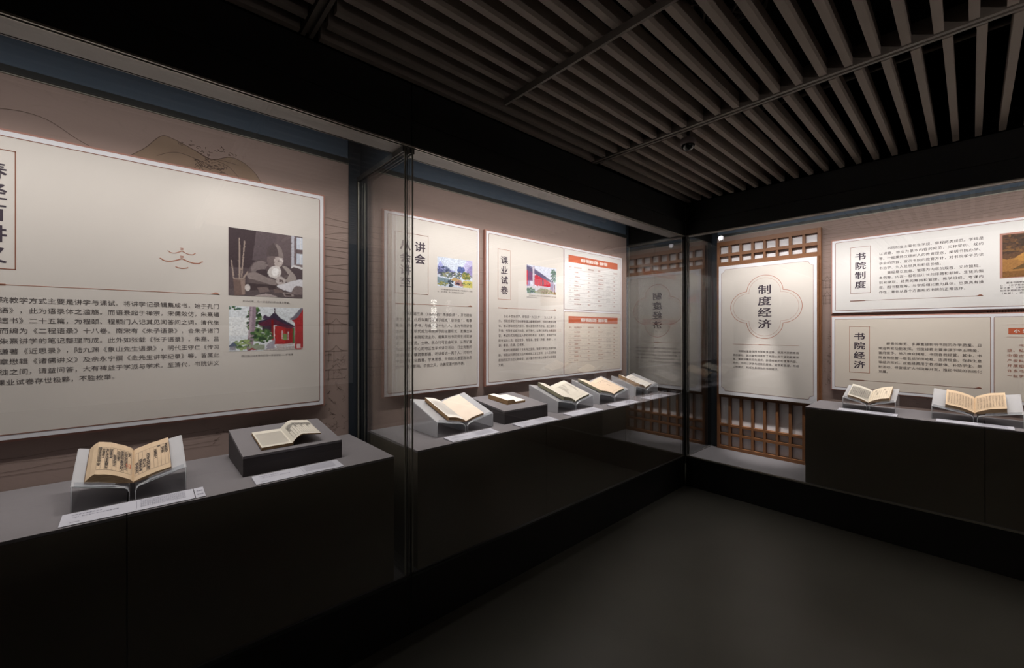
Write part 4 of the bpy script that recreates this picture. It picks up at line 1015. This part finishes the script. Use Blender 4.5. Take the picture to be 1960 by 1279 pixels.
def book(wall, s, front, z, base, k, wl, wr, L, topl, topr, label, page_l, page_r, edge, d0=.006,
         rule_l=None, rule_r=None, cover=None, fold_l=None, fold_r=None, botr=None, group='open thread-bound books', skew=0.0):
    """base(x) = surface under the book at its front edge, k = rise per metre towards the back.
    topl/topr(t): page height above the base for t = 0 (gutter) .. 1 (fore-edge)"""
    r = wroot('open_book', wall, s, front, z)
    tag(r, label, 'book', group)
    rnd = random.Random(int((s + 3) * 1000))
    cov = .0016; pages = {}
    N = 14
    def P(x, d, h): return (x + skew * d, d, h + k * d)
    for sg, w, top, pg, nm, bot in ((-1, wl, topl, page_l, 'left_pages', None), (1, wr, topr, page_r, 'right_pages', botr)):
        mb = MB(); vs = []
        jf = [rnd.uniform(-.0012, .0012) for _ in range(N + 1)]; jb = [rnd.uniform(-.0015, .0015) for _ in range(N + 1)]
        for i in range(N + 1):
            t = (i / N) ** 1.4; x = sg * w * t
            zt = base(abs(x)) + cov + .0012 + top(t); zb = base(abs(x)) + cov + .0004 + (bot(t) if bot else 0)
            zb = min(zb, zt - .0008)
            vs += [P(x, d0 + jf[i], zt), P(x, d0 + L + jb[i], zt), P(x, d0 + jf[i], zb), P(x, d0 + L + jb[i], zb)]
        mt, me_ = [], []
        for i in range(N):
            a, b_ = 4 * i, 4 * i + 4
            mt.append((a, b_, b_ + 1, a + 1) if sg > 0 else (a, a + 1, b_ + 1, b_))
            me_ += [(a, a + 2, b_ + 2, b_), (a + 1, b_ + 1, b_ + 3, a + 3), (a + 2, a + 3, b_ + 3, b_ + 2)]
        e = 4 * N; me_ += [(e, e + 2, e + 3, e + 1), (0, 1, 3, 2)]
        mb.raw(vs, mt, pg); o0 = len(mb.v); mb.raw(vs, me_, edge)
        pages[sg] = mb.build(nm, None, r)
    mb = MB(); n = 0; vs = []
    xs = [-wl - .002, -wl * .5, -.03, -.012, 0, .012, .03, wr * .5, wr + .002]
    if botr: xs = xs[:5] + [.012]
    for x in xs:
        vs += [P(x, d0 - .001, base(abs(x)) + cov), P(x, d0 + L + .001, base(abs(x)) + cov), P(x, d0 - .001, base(abs(x)) + .0004), P(x, d0 + L + .001, base(abs(x)) + .0004)]
    fs = []
    for i in range(len(xs) - 1):
        a, b_ = 4 * i, 4 * i + 4
        fs += [(a, b_, b_ + 1, a + 1), (a + 2, a + 3, b_ + 3, b_ + 2), (a, a + 2, b_ + 2, b_), (a + 1, b_ + 1, b_ + 3, a + 3)]
    fs += [(0, 1, 3, 2), (len(vs) - 4, len(vs) - 2, len(vs) - 1, len(vs) - 3)]
    mb.raw(vs, fs); mb.build('cover', cover or M['lampbody'], r)
    def surf(sg, w, top, lift=.0007):
        def f(x, d):
            t = max(0.0, min(1.0, abs(x) / w)); return P(x, d, base(abs(x)) + cov + .0012 + top(t) + lift)
        return f
    for sg, w, top, ru in ((-1, wl, topl, rule_l), (1, wr, topr, rule_r)):
        if not ru: continue
        f = surf(sg, w, top)
        x_in, x_out = ru.get('x', (.012, w - .008)); dlo, dhi = ru.get('d', (.022, L - .035))
        dlo += d0; dhi += d0; nc = ru.get('cols', 9)
        mb = MB()
        def strip(xa, da, xb, db, wd):
            m_ = 10; pa = []; pb = []
            vert = abs(xa - xb) < 1e-6
            for i in range(m_ + 1):
                t = i / m_; x = xa + (xb - xa) * t; d = da + (db - da) * t
                if vert: pa.append(f(x - wd / 2, d)); pb.append(f(x + wd / 2, d))
                else: pa.append(f(x, d - wd / 2)); pb.append(f(x, d + wd / 2))
            mb.raw(pa + pb, [(i, i + 1, m_ + 2 + i, m_ + 1 + i) for i in range(m_)])
        lw = ru.get('lw', .0008)
        if ru.get('frame', True):
            strip(sg * x_in, dlo, sg * x_out, dlo, lw * 2); strip(sg * x_in, dhi, sg * x_out, dhi, lw * 2)
            strip(sg * x_out, dlo, sg * x_out, dhi, lw)
        if ru.get('lines', True):
            for c in range(nc + 1): strip(sg * (x_in + (x_out - x_in) * c / nc), dlo, sg * (x_in + (x_out - x_in) * c / nc), dhi, lw)
        if mb.v: mb.build('ruled_lines', M['book_ink'] if ru.get('dark') else M['book_rule'], pages[sg])
        fill = ru.get('fill')
        if fill:
            items = []; cw = (x_out - x_in) / nc; ch = fill.get('ch', min(cw * .95, .011)); gi = rnd.randrange(60)
            for c in range(nc):
                a, b_ = fill['cols'][c % len(fill['cols'])] if 'cols' in fill else (0.02, .98)
                m_ = int((b_ - a) * (dhi - dlo) / ch)
                for j in range(m_):
                    x = sg * (x_in + cw * (c + .5)); d = dhi - a * (dhi - dlo) - ch * (j + .5)
                    if ch < .009 and j % 1: continue
                    items.append((TXT[gi % len(TXT)], x, d, min(cw * .9, ch * .98), ch * .98)); gi += 1
            def f2(x, d): return f(x, d)
            glyphs(items, fill.get('bold', .02), surf=f2).build('page_text', M['book_ink'], pages[sg])
        if ru.get('seal'):
            sx, sd, sz = ru['seal']; g = MB()
            for q_ in range(4):
                strip_pts = [f(sx + a * sz, d0 + sd + c * sz * 2.4) for a, c in ((-.5, -.5 + .27 * q_), (.5, -.5 + .27 * q_), (.5, -.42 + .27 * q_), (-.5, -.42 + .27 * q_))]
                g.raw(strip_pts, [(0, 1, 2, 3)])
            for a0 in (-.5, .38): g.raw([f(sx + a * sz, d0 + sd + c * sz * 2.4) for a, c in ((a0, -.5), (a0 + .12, -.5), (a0 + .12, .4), (a0, .4))], [(0, 1, 2, 3)])
            g.build('red_seal', M['banner'], pages[sg])
    return r

M['book_ink'] = mat('book_ink', (0.06, 0.055, 0.06), .8)
M['book_rule'] = mat('book_rule_ink', (0.22, 0.18, 0.14), .8)
tan = pmat('tan_page', (.58, .44, .30)); cream = pmat('ivory_page', (.74, .64, .50)); blank = pmat('pinkish_blank_page', (.80, .68, .57))
whitep = pmat('white_page', (.80, .76, .70)); peach = pmat('peach_page', (.73, .58, .44)); greyp = pmat('grey_ivory_page', (.64, .60, .52)); tan2 = pmat('light_tan_page', (.66, .50, .34))
e_tan = edge_mat('tan_fore_edge', (.48, .33, .19), (.16, .10, .06)); e_brown = edge_mat('brown_fore_edge', (.42, .26, .13), (.08, .045, .025))
e_olive = edge_mat('olive_fore_edge', (.28, .26, .17), (.03, .03, .02)); e_cream = edge_mat('cream_fore_edge', (.62, .50, .34), (.22, .15, .09))
dk_cover = mat('dark_blue_cover', (.03, .035, .045), .7); br_cover = mat('brown_cover', (.14, .08, .045), .7)

def thick(t0, p=.5):
    return lambda t: t0 * min(1.0, (t * 1.9) ** p) if t > 0 else 0.0
def cbase(sl):
    # book back rests in the gutter and climbs the wing
    def f(x): return max(.0535 + sl * x, .0545 + .0) + .0042 if x > .03 else .0585 + (.0535 + sl * .03 + .0042 - .0585) * (x / .03)
    return f

W42, W31 = .418, .310
# A: nearest, tan book
_, sl, k = cradle(LEFT, -.0195, -2.078, W31, .25, .078, 'small acrylic cradle under the nearest tan book')
book(LEFT, -.0175, -2.080, .9205, cbase(sl), k, .126, .109, .225, lambda t: (thick(.030)(t) if t < .84 else .030 * (1 - (t - .84) / .16 * .93)), thick(.010), 'nearest open book, tan pages with brush writing and a red seal, on an acrylic cradle',
     tan, tan, e_tan, rule_l=dict(cols=9, x=(.006, .100), d=(.030, .185), fill=dict(cols=[(.05, .3), (.04, .9), (.04, .95), (.1, .6), (.3, .85), (.04, .5), (.05, .98), (.05, .55), (.0, .9)], ch=.0100, bold=.03), seal=(-.014, .085, .013)),
     rule_r=dict(cols=9, x=(.004, .105), d=(.030, .185), fill=dict(cols=[(.45, .98), (.35, .95), (.4, .8), (.2, .98), (0, 0), (.12, .6), (0, .14), (.12, .5), (.0, .5)], ch=.0120, bold=.03)), cover=br_cover)
# B: ruled book flat on the first block
fl = lambda x: .0
riser_z = .9205 + .0885
book(LEFT, .528, -2.080, riser_z, fl, .121, .124, .126, .222, lambda t: .011, lambda t: .011 + .036 * math.sin(min(1, t * 2.6) * PI / 2) - .016 * max(0, t - .35),
     'open book with finely ruled pages and a curling right leaf, on the first slanted block', greyp, greyp, e_brown, d0=.031, skew=-.0,
     rule_l=dict(cols=10, x=(.008, .116), d=(.024, .180), dark=True, fill=dict(ch=.0066, bold=.0)), rule_r=dict(cols=12, x=(.012, .122), d=(.024, .180), dark=True, fill=dict(cols=[(.04, .5), (.04, .3), (.04, .24)], ch=.0078, bold=.02)),
     cover=dk_cover, botr=lambda t: (.010 + .032 * math.sin(min(1, t * 2.6) * PI / 2) - .016 * max(0, t - .35)) if t > .06 else 0)
# loose block of leaves under the curling page
# C: blank pages
_, sl, k = cradle(LEFT, 1.5035, -2.090, W42, .320, .098, 'acrylic cradle next to the glass joint, under the blank-paged book')
book(LEFT, 1.5035, -2.092, .9205, cbase(sl), k, .126, .140, .275, thick(.024), thick(.012), 'open book with a blank pinkish right page and thick brown fore-edge',
     whitep, blank, e_brown, rule_l=dict(cols=11, x=(.012, .118), d=(.03, .235), frame=False, lines=False, fill=dict(ch=.0085, bold=.0)), cover=br_cover)
# D: small thick book
book(LEFT, 2.016, -2.080, riser_z, fl, .121, .078, .096, .190, lambda t: .012 + .018 * min(1, t * 4), lambda t: .013, 'small thick brown-edged book with white pages, on the second slanted block',
     whitep, whitep, e_brown, d0=.108, skew=-.10, cover=br_cover)
# E, F, G
_, sl, k = cradle(LEFT, 2.570, -2.095, .432, .310, .096, 'acrylic cradle under the olive-edged book, third from the corner')
book(LEFT, 2.570, -2.097, .9205, cbase(sl), k, .142, .178, .275, thick(.030), thick(.013), 'open olive-edged book with faded writing, third from the corner',
     greyp, greyp, e_olive, rule_r=dict(cols=14, x=(.010, .165), d=(.022, .225), lw=.0006, fill=dict(cols=[(0.0, .0), (.0, .0), (.5, .75), (.0, .6), (.02, .5), (.02, .4), (.3, .5), (.02, .3), (.02, .25)], ch=.0085, bold=0)), cover=dk_cover)
_, sl, k = cradle(LEFT, 3.104, -2.100, .440, .300, .094, 'acrylic cradle under the peach-paged book, second from the corner')
book(LEFT, 3.104, -2.102, .9205, cbase(sl), k, .180, .160, .255, thick(.022), thick(.014), 'open book with a peach page and dark cover, second from the corner',
     peach, peach, e_olive, rule_r=dict(cols=10, x=(.010, .150), d=(.024, .205), lines=False, fill=dict(cols=[(0, 0), (0, 0), (0, .15), (0, 0), (.0, .1), (.4, .6), (0, 0), (.0, .2), (.1, .5), (0, 0)], ch=.009)), cover=dk_cover)
_, sl, k = cradle(LEFT, 3.706, -2.135, .405, .270, .085, 'acrylic cradle nearest the room corner in the middle case')
book(LEFT, 3.690, -2.137, .9205, cbase(sl), k, .105, .120, .235, thick(.028), thick(.010), 'open white-paged book with patched brown fore-edge, nearest the room corner',
     whitep, whitep, e_brown, rule_r=dict(cols=8, x=(.010, .112), d=(.024, .19), lines=False, fill=dict(cols=[(0, 0), (.0, .4), (0, 0), (.0, .1)], ch=.009)), cover=br_cover)
# H, I on the back wall
_, sl, k = cradle(BACK, -.538, 4.210, W31, .25, .076, 'small acrylic cradle beside the lattice screen in the back case')
book(BACK, -.538, 4.208, .9205, cbase(sl), k, .126, .122, .225, thick(.020), thick(.024), 'open cream book with dark writing on its left page, near the lattice screen',
     greyp, cream, e_tan, rule_l=dict(cols=11, x=(.006, .120), d=(.02, .19), fill=dict(ch=.0095, bold=.02)), rule_r=dict(cols=8, x=(.008, .112), d=(.02, .19), frame=False, fill=dict(cols=[(0, 0), (0, .2), (.3, .6), (0, 0)], ch=.008)), cover=br_cover)
_, sl, k = cradle(BACK, .017, 4.200, .412, .300, .098, 'large acrylic cradle at the right edge of the photo')
book(BACK, .015, 4.198, .9205, cbase(sl), k, .138, .140, .245, thick(.024), thick(.030), 'open tan book with dense columns of print, rightmost in the back case',
     tan2, tan2, e_tan, rule_l=dict(cols=9, x=(.008, .130), d=(.022, .205), fill=dict(ch=.0095, bold=.0)), rule_r=dict(cols=9, x=(.008, .132), d=(.022, .205), fill=dict(ch=.0095, bold=.0)), cover=br_cover)

# ------------------------------------------------------------------ label cards
def card(wall, s0, s1, label, small=False):
    pos = -1.938 if wall is LEFT else 4.076
    r = wroot('label_card', wall, s0, pos, .9205)
    tag(r, label, 'label', 'printed label cards')
    w = s1 - s0; d = .100 if wall is LEFT else .085
    k = .006 / d
    MB().hexa([(0, 0, 0), (w, 0, 0), (w, d, 0), (0, d, 0), (0, 0, .003), (w, 0, .003), (w, d, .009), (0, d, .009)]).build('card', M['card'], r, bevel=.0005)
    def f(x, y): return (x, y, .0033 + k * y)
    it = []
    if small:
        for yy in (.065, .030):
            for k2 in range(3): it.append(('数', .006 + .0065 * (k2 + .5), yy, .0065, .014))
    else:
        rowsL = [('书院讲学语录集刻本', .078, .0075), ('（清）刻本影印本一册附录卷首', .058, .0075), ('图书馆藏', .018, .0055)]
        for t, yy, sz in rowsL:
            for q_, c in enumerate(t): it.append((c, .022 + sz * (q_ + .5) * 1.12, yy * d / .1, sz, sz * 1.3))
        para = '此书为讲学之记录由门人弟子辑录而成'
        for j in range(7):
            for q_ in range(22): it.append((para[(q_ + j * 5) % len(para)], w * .56 + .0058 * (q_ + .5), (.086 - .0095 * j) * d / .1, .0056, .0072))
        MB().raw([f(w * .53, .02), f(w * .53 + .0008, .02), f(w * .53 + .0008, .085 * d / .1), f(w * .53, .085 * d / .1)], [(0, 1, 2, 3)]).build('divider_line', M['cardtext'], r)
    glyphs(it, 0.0, surf=f).build('printed_text', M['cardtext'], r)
card(LEFT, -.192, .155, 'grey label card in front of the nearest tan book')
card(LEFT, .1575, .187, 'tiny two-line card at the right end of the nearest label', True)
card(LEFT, .352, .702, 'grey label card in front of the first slanted block')
card(LEFT, 1.304, 1.650, 'grey label card in front of the blank-paged book')
card(LEFT, 1.836, 2.187, 'grey label card in front of the second slanted block')
card(LEFT, 2.345, 2.713, 'grey label card in front of the olive-edged book')
card(LEFT, 2.902, 3.252, 'grey label card in front of the peach-paged book')
card(LEFT, 3.430, 3.790, 'grey label card nearest the room corner, in the middle case')
card(BACK, -.707, -.362, 'grey label card in front of the small cradle beside the lattice screen')
card(BACK, -.165, .182, 'grey label card in front of the rightmost tan book')

# ------------------------------------------------------------------ out of frame: low wall added to bounce light, and lit sign seen as a reflection
op = empty('added_bounce_wall', (1.68, .9, 0)); tag(op, 'low unseen wall added behind the viewer to bounce light', 'light bounce wall')
MB().box(0, .16, -2.2, 1.4, 0, 1.70).build('wall_body', M['fascia'], op)
MB().box(-.03, -.001, -2.0, 1.2, .85, 1.60).build('panel', M['white'], op)
sg = empty('lit_sign', (2.60, 3.90, 1.49)); tag(sg, 'upright sign of glowing white characters on the dark side wall', 'sign')
MB().box(-.02, 0, -.10, .10, 0, .66).build('sign_board', M['fascia'], sg)
g = glyphs(column('学规讲堂', 0, .55, .142, .13, .13), .02).build('glowing_lettering', emis('sign_glow', (1, .97, .92), 5.0), sg)
g.rotation_euler = (0, 0, -PI / 2); g.location = (-.024, 0, 0)
